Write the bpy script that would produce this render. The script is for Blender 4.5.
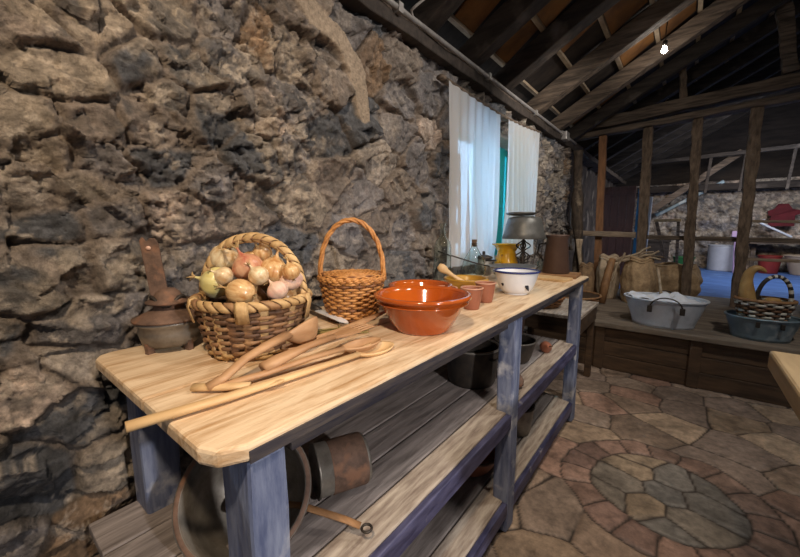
import bpy, math, random
import numpy as np
from mathutils import Vector, Matrix
PI = math.pi
for o in list(bpy.data.objects): bpy.data.objects.remove(o)
SC = bpy.context.scene
COL = SC.collection
# ------------------------------------------------------------------ camera
CAM = Vector((0, 0, 1.17)); PITCH = math.radians(8.05); YAW = math.radians(38.4)
cd = bpy.data.cameras.new('camera'); cam = bpy.data.objects.new('camera', cd); COL.objects.link(cam)
cd.sensor_fit = 'HORIZONTAL'; cd.sensor_width = 36; cd.lens = 36*357/800; cd.clip_start = .02
cam.location = CAM; cam.rotation_euler = (PI/2-PITCH, 0, YAW)
SC.camera = cam
# ------------------------------------------------------------------ world, lights, exposure
SC.view_settings.view_transform = 'Standard'; SC.view_settings.look = 'None'
SC.view_settings.gamma = 1; SC.view_settings.use_curve_mapping = False
SC.view_settings.exposure = 0.2
w = bpy.data.worlds.new('world'); SC.world = w; w.use_nodes = True
w.node_tree.nodes['Background'].inputs[0].default_value = (.78, .86, 1, 1)
w.node_tree.nodes['Background'].inputs[1].default_value = .085
def light(name, kind, loc, target, power, color, size=.1, size_y=None, spot=None, blend=.5):
    l = bpy.data.lights.new(name, kind); o = bpy.data.objects.new(name, l); COL.objects.link(o)
    o.location = loc; l.energy = power; l.color = color
    d = Vector(target)-Vector(loc); o.rotation_euler = d.to_track_quat('-Z', 'Y').to_euler()
    if kind == 'AREA':
        l.size = size
        if size_y: l.shape = 'RECTANGLE'; l.size_y = size_y
    else: l.shadow_soft_size = size
    if kind == 'SPOT': l.spot_size = math.radians(spot); l.spot_blend = blend
    return o
WARM = (1, .78, .54); NEUT = (1, .93, .84)
light('spot_near', 'SPOT', (.05, -.35, 2.35), (-.85, .6, .95), 88, WARM, .05, spot=85, blend=.7)
light('spot_mid', 'SPOT', (.25, 1.9, 2.6), (-.75, 1.3, .9), 42, NEUT, .05, spot=95, blend=.7)
light('spot_shelf', 'SPOT', (1.4, .1, 1.55), (-.6, 1.0, .4), 110, (1, .95, .92), .04, spot=55, blend=.6)
light('spot_ledge', 'SPOT', (.9, 2.0, 2.9), (-.1, 3.7, .4), 75, NEUT, .06, spot=90, blend=.8)
light('window_daylight', 'AREA', (-1.95, 2.6, 1.6), (-1.1, 2.6, 1.35), 52, (.86, .93, 1), 1.4, 1.2)
light('side_daylight', 'AREA', (-2.1, 5.3, 1.5), (-1.0, 5.3, 1.2), 18, (.75, .88, 1), .8, 1.0)
light('far_room_light', 'AREA', (1.2, 6.6, 2.25), (.5, 8.2, .4), 34, (.85, .9, 1), 1.2, .5)
light('far_room_spot', 'SPOT', (.2, 5.5, 2.2), (.5, 9.0, 1.0), 60, WARM, .08, spot=62, blend=.8)
light('wall_fill', 'SPOT', (.4, .9, 2.5), (-1.1, .95, 1.4), 34, (1, .90, .80), .1, spot=110, blend=.8)  # added spot without a fixture, brightens the stone wall
light('window_end_fill', 'SPOT', (-.15, 2.6, 2.3), (-1.1, 3.2, 1.5), 42, NEUT, .05, spot=105, blend=.8)  # added unseen spot to lift the curtains and far wall end
light('roof_uplight', 'SPOT', (.1, 2.6, 1.75), (-.6, 3.1, 2.4), 2, (1, .82, .6), .15, spot=130, blend=.9)
# ------------------------------------------------------------------ mesh builder
class MB:
    def __init__(s): s.v = []; s.f = []; s.mi = []; s.sm = []
    def add(s, vs, fs, mi=0, smooth=True, M=None):
        b = len(s.v)
        for p in vs:
            p = Vector(p); s.v.append(tuple(M @ p) if M is not None else tuple(p))
        for f in fs: s.f.append([b+i for i in f]); s.mi.append(mi); s.sm.append(smooth)
        return s
    def box(s, a, b, mi=0, M=None, ch=0.0):
        x0, y0, z0 = a; x1, y1, z1 = b
        vs = [(x0,y0,z0),(x1,y0,z0),(x1,y1,z0),(x0,y1,z0),(x0,y0,z1),(x1,y0,z1),(x1,y1,z1),(x0,y1,z1)]
        return s.add(vs, [(0,3,2,1),(4,5,6,7),(0,1,5,4),(1,2,6,5),(2,3,7,6),(3,0,4,7)], mi, False, M)
    def beam(s, p, q, w, h, mi=0, up=(0,0,1), jit=0, n=1, rnd=None):
        p, q = Vector(p), Vector(q); d = (q-p).normalized(); U = Vector(up)
        sd = d.cross(U).normalized(); U = sd.cross(d).normalized()
        rings = []
        for i in range(n+1):
            c = p.lerp(q, i/n); k = []
            for a, b in ((-1,-1),(1,-1),(1,1),(-1,1)):
                j = Vector((0,0,0))
                if jit: j = Vector((random.uniform(-1,1), random.uniform(-1,1), random.uniform(-1,1)))*jit
                k.append(c+sd*a*w/2+U*b*h/2+j)
            rings.append(k)
        vs = [x for r in rings for x in r]; fs = []
        for i in range(n):
            for j in range(4): fs.append((i*4+j, i*4+(j+1)%4, i*4+4+(j+1)%4, i*4+4+j))
        fs += [(3,2,1,0), tuple(n*4+j for j in range(4))]
        return s.add(vs, fs, mi, False)
    def lathe(s, prof, n=40, mi=0, M=None, sx=1, sy=1, rfun=None):
        vs = []; fs = []; m = len(prof)
        for r, z in prof:
            for i in range(n):
                a = 2*PI*i/n; k = rfun(a, z) if rfun else 1
                vs.append((r*k*math.cos(a)*sx, r*k*math.sin(a)*sy, z))
        for j in range(m-1):
            for i in range(n): fs.append((j*n+i, j*n+(i+1)%n, (j+1)*n+(i+1)%n, (j+1)*n+i))
        return s.add(vs, fs, mi, True, M)
    def tube(s, pts, r, n=8, mi=0, M=None, closed=False, flat=None, up=(0,0,1), caps=True):
        # r: number or list of radii; flat: (a,b) section scale along side / up
        P = [Vector(p) for p in pts]; m = len(P); R = r if isinstance(r, (list, tuple)) else [r]*m
        fa, fb = flat if flat else (1, 1); vs = []; fs = []; prev = None
        for i in range(m):
            if closed: t = (P[(i+1)%m]-P[i-1]).normalized()
            else: t = (P[min(i+1, m-1)]-P[max(i-1, 0)]).normalized()
            if up is not None:
                U = Vector(up)
                if abs(U.dot(t)) > .97: U = Vector((1, 0, 0)) if prev is None else prev
            else: U = prev if prev is not None else (Vector((0,0,1)) if abs(t.z) < .9 else Vector((1,0,0)))
            sd = t.cross(U).normalized(); U = sd.cross(t).normalized(); prev = U
            for j in range(n):
                a = 2*PI*j/n; vs.append(P[i]+sd*math.cos(a)*R[i]*fa+U*math.sin(a)*R[i]*fb)
        for i in range(m if closed else m-1):
            k = (i+1) % m
            for j in range(n): fs.append((i*n+j, i*n+(j+1)%n, k*n+(j+1)%n, k*n+j))
        if not closed and caps: fs += [tuple(reversed(range(n))), tuple((m-1)*n+j for j in range(n))]
        return s.add(vs, fs, mi, True, M)
    def weave(s, R, z0, z1, rows, stakes, amp, ht, th, mis=(0,), sx=1, sy=1, seg=4, rag=0.0, M=None):
        n = stakes*seg
        for k in range(rows):
            z = z0+(z1-z0)*(k+.5)/rows; pts = []; ph = k*PI
            zz = random.uniform(-1, 1)*rag
            for i in range(n):
                a = 2*PI*i/n; rr = R((z-z0)/(z1-z0)) + amp*math.cos(stakes*a/2+ph)
                pts.append((rr*math.cos(a)*sx, rr*math.sin(a)*sy, z+zz+rag*math.sin(a*2+k)))
            s.tube(pts, 1, 6, mis[random.randrange(len(mis))], M, closed=True, flat=(th, ht))
        return s
    def obj(s, name, mats, parent=None, bevel=0, sub=0, loc=None):
        me = bpy.data.meshes.new(name); me.from_pydata(s.v, [], s.f)
        if not isinstance(mats, (list, tuple)): mats = [mats]
        for m in mats: me.materials.append(m)
        me.polygons.foreach_set('material_index', s.mi); me.polygons.foreach_set('use_smooth', s.sm)
        me.update(); o = bpy.data.objects.new(name, me); COL.objects.link(o)
        if parent: o.parent = parent
        if loc: o.location = loc
        if bevel:
            b = o.modifiers.new('bevel', 'BEVEL'); b.width = bevel; b.segments = 2; b.limit_method = 'ANGLE'
        if sub:
            b = o.modifiers.new('sub', 'SUBSURF'); b.levels = sub; b.render_levels = sub
        return o
def tag(o, label=None, cat=None, group=None, kind=None):
    if label: o['label'] = label
    if cat: o['category'] = cat
    if group: o['group'] = group
    if kind: o['kind'] = kind
    return o
def thing(name, label, cat, loc=(0,0,0), rz=0, group=None, kind=None):
    o = bpy.data.objects.new(name, None); COL.objects.link(o); o.empty_display_size = .05
    o.location = loc; o.rotation_euler = (0, 0, rz)
    return tag(o, label, cat, group, kind)
def copy_tree(o, parent=None):
    c = o.copy(); COL.objects.link(c); c.parent = parent
    for ch in list(o.children): copy_tree(ch, c)
    return c
def T(x=0, y=0, z=0, rx=0, ry=0, rz=0, s=1):
    return Matrix.Translation((x,y,z)) @ Matrix.Rotation(rz,4,'Z') @ Matrix.Rotation(ry,4,'Y') @ Matrix.Rotation(rx,4,'X') @ Matrix.Scale(s,4)
# ------------------------------------------------------------------ materials
def newmat(name):
    m = bpy.data.materials.new(name); m.use_nodes = True; nt = m.node_tree
    return m, nt, nt.nodes['Principled BSDF']
def N(nt, t, **kw):
    n = nt.nodes.new(t)
    for k, v in kw.items(): setattr(n, k, v)
    return n
def mat(name, c1, c2=None, scale=8, stretch=(1,1,1), rough=.6, metal=0, bump=.0, bscale=None, detail=6, lo=.35, hi=.65,
        c3=None, s3=3, lo3=.55, hi3=.65, spec=None, trans=0, ior=1.45, alpha=1, coat=0, dist=0.0, rot=(0,0,0)):
    m, nt, b = newmat(name); L = nt.links.new
    b.inputs['Roughness'].default_value = rough; b.inputs['Metallic'].default_value = metal
    if spec is not None: b.inputs['Specular IOR Level'].default_value = spec
    b.inputs['IOR'].default_value = ior; b.inputs['Transmission Weight'].default_value = trans
    b.inputs['Alpha'].default_value = alpha; b.inputs['Coat Weight'].default_value = coat
    b.inputs['Coat Roughness'].default_value = .08
    if c2 is None: c2 = tuple(x*.8 for x in c1)
    tc = N(nt, 'ShaderNodeTexCoord'); mp = N(nt, 'ShaderNodeMapping'); mp.inputs['Scale'].default_value = stretch
    mp.inputs['Rotation'].default_value = rot
    L(tc.outputs['Object'], mp.inputs['Vector'])
    no = N(nt, 'ShaderNodeTexNoise'); no.inputs['Scale'].default_value = scale; no.inputs['Detail'].default_value = detail
    no.inputs['Roughness'].default_value = .62; no.inputs['Distortion'].default_value = dist
    L(mp.outputs[0], no.inputs['Vector'])
    cr = N(nt, 'ShaderNodeValToRGB'); e = cr.color_ramp.elements
    e[0].position = lo; e[1].position = hi; e[0].color = (*c1, 1); e[1].color = (*c2, 1)
    L(no.outputs['Fac'], cr.inputs[0]); out = cr.outputs[0]
    if c3 is not None:
        n3 = N(nt, 'ShaderNodeTexNoise'); n3.inputs['Scale'].default_value = s3; n3.inputs['Detail'].default_value = 5
        L(tc.outputs['Object'], n3.inputs['Vector'])
        mr = N(nt, 'ShaderNodeMapRange'); mr.inputs[1].default_value = lo3; mr.inputs[2].default_value = hi3
        L(n3.outputs['Fac'], mr.inputs[0]); mx = N(nt, 'ShaderNodeMix', data_type='RGBA')
        L(mr.outputs[0], mx.inputs[0]); L(out, mx.inputs[6]); mx.inputs[7].default_value = (*c3, 1); out = mx.outputs[2]
    L(out, b.inputs['Base Color'])
    if bump:
        bp = N(nt, 'ShaderNodeBump'); bp.inputs['Strength'].default_value = bump; bp.inputs['Distance'].default_value = .01
        if bscale:
            n4 = N(nt, 'ShaderNodeTexNoise'); n4.inputs['Scale'].default_value = bscale; n4.inputs['Detail'].default_value = 6
            L(mp.outputs[0], n4.inputs['Vector']); L(n4.outputs['Fac'], bp.inputs['Height'])
        else: L(no.outputs['Fac'], bp.inputs['Height'])
        L(bp.outputs[0], b.inputs['Normal'])
    return m
def attr_mat(name, rough, bscale, bump, mul=1.0):
    m, nt, b = newmat(name); L = nt.links.new
    at = N(nt, 'ShaderNodeAttribute', attribute_name='Col'); tc = N(nt, 'ShaderNodeTexCoord')
    n1 = N(nt, 'ShaderNodeTexNoise'); n1.inputs['Scale'].default_value = bscale; n1.inputs['Detail'].default_value = 8; n1.inputs['Roughness'].default_value = .7
    L(tc.outputs['Object'], n1.inputs['Vector'])
    mr = N(nt, 'ShaderNodeMapRange'); mr.inputs[1].default_value = .3; mr.inputs[2].default_value = .7; mr.inputs[3].default_value = .55*mul; mr.inputs[4].default_value = 1.45*mul
    L(n1.outputs['Fac'], mr.inputs[0]); mx = N(nt, 'ShaderNodeVectorMath', operation='MULTIPLY')
    L(at.outputs['Color'], mx.inputs[0]); L(mr.outputs[0], mx.inputs[1]); L(mx.outputs[0], b.inputs['Base Color'])
    bp = N(nt, 'ShaderNodeBump'); bp.inputs['Strength'].default_value = bump; bp.inputs['Distance'].default_value = .012
    L(n1.outputs['Fac'], bp.inputs['Height']); L(bp.outputs[0], b.inputs['Normal']); b.inputs['Roughness'].default_value = rough
    return m
M = {}
M['tabletop'] = mat('pale_tabletop_wood', (.76,.58,.39), (.40,.22,.09), 9, (5,.5,5), .55, bump=.3, lo=.43, hi=.72, c3=(.74,.60,.43), s3=2.2, lo3=.5, hi3=.68, dist=.6)
M['edge'] = mat('dark_table_edge', (.02,.019,.032), (.07,.056,.05), 12, (5,.6,5), .7, bump=.3)
M['blue'] = mat('worn_blue_paint', (.075,.095,.18), (.20,.23,.33), 9, (5,5,.9), .5, bump=.35, c3=(.42,.43,.48), s3=12, lo3=.56, hi3=.68)
M['blue_rail'] = mat('blue_rail_paint', (.022,.022,.06), (.10,.10,.19), 9, (4,.7,4), .5, bump=.25, c3=(.35,.34,.36), s3=11, lo3=.66, hi3=.74)
M['shelf_pale'] = mat('pale_weathered_plank', (.50,.43,.36), (.22,.17,.14), 11, (5,.6,5), .75, bump=.35)
M['shelf_grey'] = mat('grey_weathered_plank', (.34,.295,.28), (.14,.118,.11), 9, (5,.5,5), .7, bump=.35, dist=.5, c3=(.30,.27,.26), s3=3)
M['wood_dark'] = mat('dark_roof_timber', (.060,.045,.036), (.022,.016,.013), 6, (.6,4,4), .8, bump=.4, c3=(.15,.12,.10), s3=4, lo3=.6, hi3=.75)
M['wood_beam'] = mat('brown_beam_timber', (.20,.145,.105), (.05,.036,.027), 7, (.5,5,5), .8, bump=.5, dist=.4)
M['wood_post'] = mat('rough_post_timber', (.23,.16,.11), (.09,.062,.043), 9, (5,5,1.2), .85, bump=.9, bscale=30)
M['wood_orange'] = mat('orange_post_timber', (.34,.16,.07), (.20,.09,.04), 9, (4,4,.8), .7, bump=.3)
M['wood_rail'] = mat('pale_rail_timber', (.40,.30,.21), (.18,.13,.09), 9, (.6,4,4), .75, bump=.3)
M['deck'] = mat('roof_deck_boards', (.045,.032,.025), (.018,.013,.011), 5, (.6,3,3), .85, bump=.3)
M['tile'] = mat('roof_orange_tile', (.22,.095,.025), (.10,.042,.014), 6, (1,1,1), .75, bump=.2)
M['lit_edge_batten'] = mat('lit_tile_edge_batten', (.42,.33,.23), (.25,.18,.12), 9, (3,1,3), .75)  # roof battens; pale colour stands for the lit lower tile edges
M['ledge'] = mat('ledge_boards', (.25,.20,.155), (.11,.085,.065), 6, (.6,4,4), .7, bump=.35, dist=.4)
M['ledge_front'] = mat('ledge_front_boards', (.115,.068,.038), (.045,.027,.017), 6, (.7,3,4), .6, bump=.3)
M['spoon'] = mat('carved_spoon_wood', (.52,.31,.165), (.34,.18,.085), 9, (3,.8,3), .5, bump=.08)
M['stick'] = mat('light_stick_wood', (.70,.48,.25), (.55,.35,.17), 9, (3,.8,3), .5, bump=.08)
M['strip_l'] = mat('light_chestnut_strip', (.62,.42,.20), (.40,.24,.10), 40, (1,1,1), .6, bump=.2)
M['strip_d'] = mat('dark_chestnut_strip', (.19,.095,.045), (.085,.042,.024), 40, (1,1,1), .6, bump=.2)
M['strip_m'] = mat('mid_chestnut_strip', (.34,.19,.085), (.20,.10,.05), 40, (1,1,1), .6, bump=.2)
M['wicker'] = mat('golden_wicker', (.62,.30,.095), (.38,.155,.045), 60, (1,1,1), .45, bump=.1)
M['wicker_d'] = mat('brown_wicker', (.25,.10,.035), (.14,.055,.02), 50, (1,1,1), .5, bump=.1)
M['inside'] = mat('basket_inside', (.06,.035,.02), None, 20, rough=.9)
M['terra'] = mat('glazed_terracotta', (.46,.095,.010), (.36,.066,.009), 6, rough=.13, coat=.8, bump=.05, bscale=18)
M['clay'] = mat('matte_terracotta', (.34,.125,.07), (.26,.09,.05), 12, rough=.5, bump=.1)
M['clay_rim'] = mat('pale_clay_rim', (.62,.33,.22), None, 20, rough=.5)
M['rust'] = mat('rusty_iron', (.20,.12,.085), (.10,.062,.046), 30, rough=.75, metal=.2, bump=.4, c3=(.25,.13,.08), s3=20)
M['greymetal'] = mat('worn_grey_metal', (.30,.28,.25), (.16,.14,.12), 20, rough=.45, metal=.6, bump=.15)
M['shade'] = mat('grey_painted_metal', (.17,.17,.165), (.11,.11,.105), 16, rough=.42, metal=.4, bump=.1)
M['iron'] = mat('black_iron', (.035,.032,.03), (.07,.055,.045), 20, rough=.5, metal=.5, bump=.2)
M['enamel'] = mat('white_enamel', (.78,.79,.82), (.70,.71,.76), 8, rough=.15, coat=.6)
M['enamel_blue'] = mat('blue_enamel_rim', (.03,.04,.16), None, 8, rough=.2)
M['chip'] = mat('enamel_chip', (.012,.012,.02), None, 8, rough=.6)
M['steel'] = mat('brushed_steel', (.62,.63,.65), (.52,.53,.55), 20, (1,8,1), .28, metal=.85)
M['yellow'] = mat('yellow_enamel', (.78,.44,.02), (.68,.35,.015), 8, rough=.25, coat=.5)
M['yellow_d'] = mat('ochre_bowl_glaze', (.50,.27,.03), (.36,.18,.02), 12, rough=.3, coat=.3)
M['brown_pot'] = mat('brown_tin', (.11,.065,.048), (.085,.048,.036), 10, rough=.5, metal=.1, bump=.1)
M['tray'] = mat('reddish_tray_wood', (.34,.18,.08), (.20,.10,.045), 10, (1,5,1), .6, bump=.1)
M['zinc'] = mat('zinc_metal', (.70,.74,.82), (.56,.60,.68), 9, rough=.45, metal=.15, bump=.1, c3=(.38,.42,.47), s3=6, lo3=.58, hi3=.72)
M['zinc_blue'] = mat('blue_grey_zinc', (.23,.31,.36), (.15,.21,.26), 9, rough=.45, metal=.4, bump=.1, c3=(.40,.46,.50), s3=7)
M['cloth_w'] = mat('white_cloth', (.82,.84,.90), (.70,.73,.82), 6, rough=.85)
M['sack'] = mat('tan_burlap', (.58,.40,.23), (.36,.235,.13), 30, rough=.95, bump=.4, bscale=90)
M['sack_d'] = mat('brown_burlap', (.36,.23,.12), (.20,.12,.07), 20, rough=.95, bump=.4, bscale=90)
M['sack_p'] = mat('pale_sackcloth', (.66,.52,.36), (.46,.34,.23), 20, rough=.95, bump=.4, bscale=90)
M['branch'] = mat('pale_branch', (.50,.39,.27), (.27,.19,.12), 20, rough=.8, bump=.3)
M['trunk'] = mat('dark_trunk', (.10,.07,.05), (.035,.025,.018), 14, (3,3,.8), .9, bump=.8, c3=(.30,.23,.16), s3=8, lo3=.58, hi3=.7)
M['teal'] = mat('teal_shutter_paint', (.01,.46,.44), (.01,.36,.36), 6, rough=.5)
M['blue_paint'] = mat('bright_blue_paint', (.01,.14,.32), None, 6, rough=.5)
M['panel'] = mat('purple_brown_boards', (.17,.075,.06), (.10,.045,.037), 7, (4,4,.8), .6, bump=.3)
M['conduit'] = mat('grey_conduit', (.42,.40,.38), (.28,.26,.25), 15, rough=.4, metal=.4)
M['cable'] = mat('grey_cable', (.40,.38,.36), None, 15, rough=.5)
M['bluefloor'] = mat('blue_far_floor', (.10,.21,.50), (.06,.13,.36), 3, (.8,3,1), .6, bump=.15, c3=(.14,.27,.58), s3=5)  # blue base colour with paler blue patches
M['red'] = mat('red_plastic', (.26,.03,.022), (.18,.02,.018), 6, rough=.45)
M['red_cloth'] = mat('dark_red_cloth', (.15,.018,.025), (.09,.012,.015), 8, rough=.9)
M['white_plastic'] = mat('white_plastic', (.52,.54,.60), (.42,.44,.50), 5, rough=.5)
M['pink'] = mat('lilac_paint', (.55,.38,.58), (.42,.28,.46), 6, rough=.6)
M['cream'] = mat('cream_plastic', (.48,.38,.28), (.38,.30,.22), 6, rough=.5)
M['green'] = mat('green_plastic', (.03,.16,.05), None, 6, rough=.5)
M['bench'] = mat('tan_bench_wood', (.40,.29,.16), (.27,.19,.10), 5, (5,.6,5), .6, bump=.2)
M['side_wall'] = mat('dark_side_wall', (.13,.095,.075), (.05,.038,.03), 5, rough=.9, bump=.5, c3=(.28,.22,.17), s3=4)
M['plaster'] = mat('reveal_plaster', (.42,.38,.33), (.30,.26,.22), 8, rough=.9, bump=.4)
M['onion'] = mat('golden_onion_skin', (.72,.50,.25), (.42,.19,.06), 16, (5,5,.35), .32, coat=.2)
M['onion_y'] = mat('yellow_green_onion_skin', (.72,.66,.32), (.60,.50,.18), 8, (5,5,.4), .3, coat=.2, c3=(.75,.68,.48), s3=12)
M['onion_w'] = mat('pale_onion_skin', (.80,.68,.46), (.54,.34,.16), 14, (5,5,.4), .32, coat=.2)
M['onion_r'] = mat('red_onion_skin', (.36,.07,.045), (.66,.38,.22), 8, (5,5,.4), .32, coat=.2)
M['garlic'] = mat('garlic_skin', (.78,.60,.46), (.62,.36,.28), 14, (4,4,.5), .5)
M['root'] = mat('dried_root', (.45,.30,.14), None, 40, rough=.9)
M['gourd'] = mat('golden_gourd', (.50,.31,.11), (.30,.17,.06), 9, rough=.4, bump=.2, bscale=12)
M['paint_w'] = mat('pale_handle_strip', (.62,.58,.50), None, 30, rough=.6)
M['straw'] = mat('dried_straw', (.34,.26,.09), (.20,.15,.05), 40, rough=.9)
M['cork'] = mat('dark_cork', (.12,.07,.04), None, 40, rough=.9)
m, nt, b = newmat('clear_glass'); b.inputs['Transmission Weight'].default_value = 1; b.inputs['Roughness'].default_value = .03
b.inputs['Base Color'].default_value = (.86,.92,.90,1); b.inputs['IOR'].default_value = 1.3; M['glass'] = m
m, nt, b = newmat('frosted_pane'); b.inputs['Base Color'].default_value = (.6,.76,.88,1); b.inputs['Roughness'].default_value = .4
tr = N(nt, 'ShaderNodeBsdfTranslucent'); tr.inputs[0].default_value = (.62,.80,.95,1); mx = N(nt, 'ShaderNodeMixShader'); mx.inputs[0].default_value = .8
nt.links.new(b.outputs[0], mx.inputs[1]); nt.links.new(tr.outputs[0], mx.inputs[2]); nt.links.new(mx.outputs[0], nt.nodes['Material Output'].inputs[0]); M['pane'] = m
m, nt, b = newmat('sheer_white_curtain'); b.inputs['Base Color'].default_value = (.80,.79,.80,1); b.inputs['Roughness'].default_value = .9
tr = N(nt, 'ShaderNodeBsdfTranslucent'); tr.inputs[0].default_value = (.80,.82,.85,1); mx = N(nt, 'ShaderNodeMixShader'); mx.inputs[0].default_value = .5
tp = N(nt, 'ShaderNodeBsdfTransparent'); m2 = N(nt, 'ShaderNodeMixShader'); m2.inputs[0].default_value = .16
nt.links.new(b.outputs[0], mx.inputs[1]); nt.links.new(tr.outputs[0], mx.inputs[2])
nt.links.new(mx.outputs[0], m2.inputs[1]); nt.links.new(tp.outputs[0], m2.inputs[2]); nt.links.new(m2.outputs[0], nt.nodes['Material Output'].inputs[0]); M['curtain'] = m
m, nt, b = newmat('glowing_bulb'); b.inputs['Emission Color'].default_value = (1,.93,.82,1); b.inputs['Emission Strength'].default_value = 60; M['bulb'] = m
# ------------------------------------------------------------------ stone machinery (real displaced geometry)
rng = np.random.default_rng(7)
TAB = rng.random((256, 256))
def vn(u, v):
    iu = np.floor(u).astype(int); iv = np.floor(v).astype(int); fu = u-iu; fv = v-iv
    fu = fu*fu*(3-2*fu); fv = fv*fv*(3-2*fv)
    a = TAB[iu & 255, iv & 255]; b = TAB[(iu+1) & 255, iv & 255]; c = TAB[iu & 255, (iv+1) & 255]; d = TAB[(iu+1) & 255, (iv+1) & 255]
    return (a*(1-fu)+b*fu)*(1-fv)+(c*(1-fu)+d*fu)*fv*1.0
def fbm(u, v, f, o=4, off=0.0, rough=.55):
    s = 0; a = 1; t = 0
    for k in range(o):
        ca, sa = math.cos(.7*k+off), math.sin(.7*k+off)
        s = s+a*vn((u*ca-v*sa)*f+13.7*k+off*7.3, (u*sa+v*ca)*f+5.1*k+off*3.1); t += a; a *= rough; f *= 2.03
    return s/t
def ridged(u, v, f, o=4, off=0.0):
    s = 0; a = 1; t = 0
    for k in range(o):
        ca, sa = math.cos(.9*k+off), math.sin(.9*k+off)
        n = 1-np.abs(2*vn((u*ca-v*sa)*f+3.7*k+off*9, (u*sa+v*ca)*f+8.1*k)-1); s = s+a*n*n; t += a; a *= .55; f *= 2.1
    return s/t
def cells(u, v, S, ax=1.0, ay=1.0):
    S = np.asarray(S)[:, :2]; F1 = np.full(u.shape, 9.0); F2 = np.full(u.shape, 9.0); ID = np.zeros(u.shape, int)
    for i, (a, b) in enumerate(S):
        d = np.hypot((u-a)*ax, (v-b)*ay); c1 = d < F1
        F2 = np.where(c1, F1, np.minimum(F2, d)); ID = np.where(c1, i, ID); F1 = np.where(c1, d, F1)
    return F1, F2, ID
def worley(u, v, f, seed):
    u = u*f+seed*17.3; v = v*f+seed*5.7; iu = np.floor(u).astype(int); iv = np.floor(v).astype(int)
    F1 = np.full(u.shape, 9.0); F2 = np.full(u.shape, 9.0); A = np.zeros(u.shape); B = np.zeros(u.shape); PX = np.zeros(u.shape); PY = np.zeros(u.shape)
    for di in (-1, 0, 1):
        for dj in (-1, 0, 1):
            a = iu+di; b = iv+dj; jx = TAB[(a*7+seed) & 255, (b*13) & 255]; jy = TAB[(a*11) & 255, (b*5+seed*3) & 255]
            px = a+jx; py = b+jy; d = np.hypot(u-px, v-py); c = d < F1
            F2 = np.where(c, F1, np.minimum(F2, d)); F1 = np.where(c, d, F1)
            A = np.where(c, TAB[(a*3+91) & 255, (b*17+seed) & 255], A); B = np.where(c, TAB[(a*19+seed) & 255, (b*23+7) & 255], B)
            PX = np.where(c, u-px, PX); PY = np.where(c, v-py, PY)
    return F1, F2, A, B, PX/f, PY/f
def smooth(x, a, b):
    t = np.clip((x-a)/(b-a), 0, 1); return t*t*(3-2*t)
def grid_mesh(name, X, Y, Z, colr, m, keep=None):
    r, c = X.shape; idx = np.arange(r*c).reshape(r, c)
    q = np.stack([idx[:-1,:-1], idx[1:,:-1], idx[1:,1:], idx[:-1,1:]], -1).reshape(-1, 4)
    if keep is not None: q = q[keep[:-1,:-1].reshape(-1)]
    me = bpy.data.meshes.new(name); n = len(q)
    me.vertices.add(r*c); me.vertices.foreach_set('co', np.stack([X,Y,Z],-1).reshape(-1).astype('f'))
    me.loops.add(n*4); me.loops.foreach_set('vertex_index', q.reshape(-1).astype('i'))
    me.polygons.add(n); me.polygons.foreach_set('loop_start', np.arange(0, n*4, 4, dtype='i'))
    me.update(calc_edges=True); me.validate()
    me.polygons.foreach_set('use_smooth', np.ones(len(me.polygons), bool))
    at = me.color_attributes.new('Col', 'FLOAT_COLOR', 'POINT')
    at.data.foreach_set('color', np.concatenate([colr.reshape(-1,3), np.ones((r*c,1))], 1).reshape(-1).astype('f'))
    me.materials.append(m); o = bpy.data.objects.new(name, me); COL.objects.link(o); return o
PAL = dict(b=(.185,.152,.13), t=(.275,.23,.185), g=(.185,.17,.17), d=(.085,.088,.098), o=(.23,.155,.10), w=(.46,.37,.31), l=(.31,.27,.235), p=(.34,.25,.18))
WSEED = [(0.15,1.58,'b'),(0.26,1.63,'b'),(0.19,1.5,'t'),(0.12,1.39,'t'),(0.25,1.41,'b'),(0.35,1.57,'d'),(0.46,1.6,'d'),(0.41,1.52,'t'),(0.57,1.77,'g'),(0.66,1.75,'o'),(0.83,1.74,'b'),(1.03,1.92,'g'),(0.96,1.74,'b'),(1.23,1.86,'o'),(1.42,1.93,'b'),(0.35,1.43,'b'),(0.68,1.53,'w'),(0.52,1.5,'d'),(0.82,1.61,'g'),(0.17,1.32,'t'),(0.24,1.32,'g'),(0.12,1.26,'l'),(0.19,1.25,'t'),(0.15,1.18,'d'),(0.23,1.18,'g'),(0.37,1.35,'d'),(0.42,1.21,'w'),(0.51,1.28,'g'),(0.77,1.42,'g'),(0.97,1.36,'b'),(0.61,1.24,'b'),(1.39,1.76,'g'),(1.64,1.85,'g'),(1.66,1.66,'w'),(1.35,1.62,'g'),(1.17,1.62,'d'),(0.09,1.06,'d'),(0.16,1.09,'d'),(0.25,1.09,'l'),(0.08,0.81,'w'),(0.15,0.84,'l'),(0.19,0.94,'g'),(0.07,0.6,'d'),(0.22,0.59,'t'),(0.16,0.4,'o'),(0.16,0.71,'d'),(1.11,1.31,'g'),(1.39,1.35,'b'),(1.06,1.12,'g'),(1.43,1.15,'g'),(1.65,1.24,'d'),(3.67,1.91,'t'),(4.13,1.73,'t'),(3.83,1.45,'t'),(4.34,1.2,'l'),(3.84,1.05,'t'),(0.58,1.66,'g'),(1.55,1.52,'g'),(0.91,1.53,'d'),(0.66,1.39,'d')]
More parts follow.
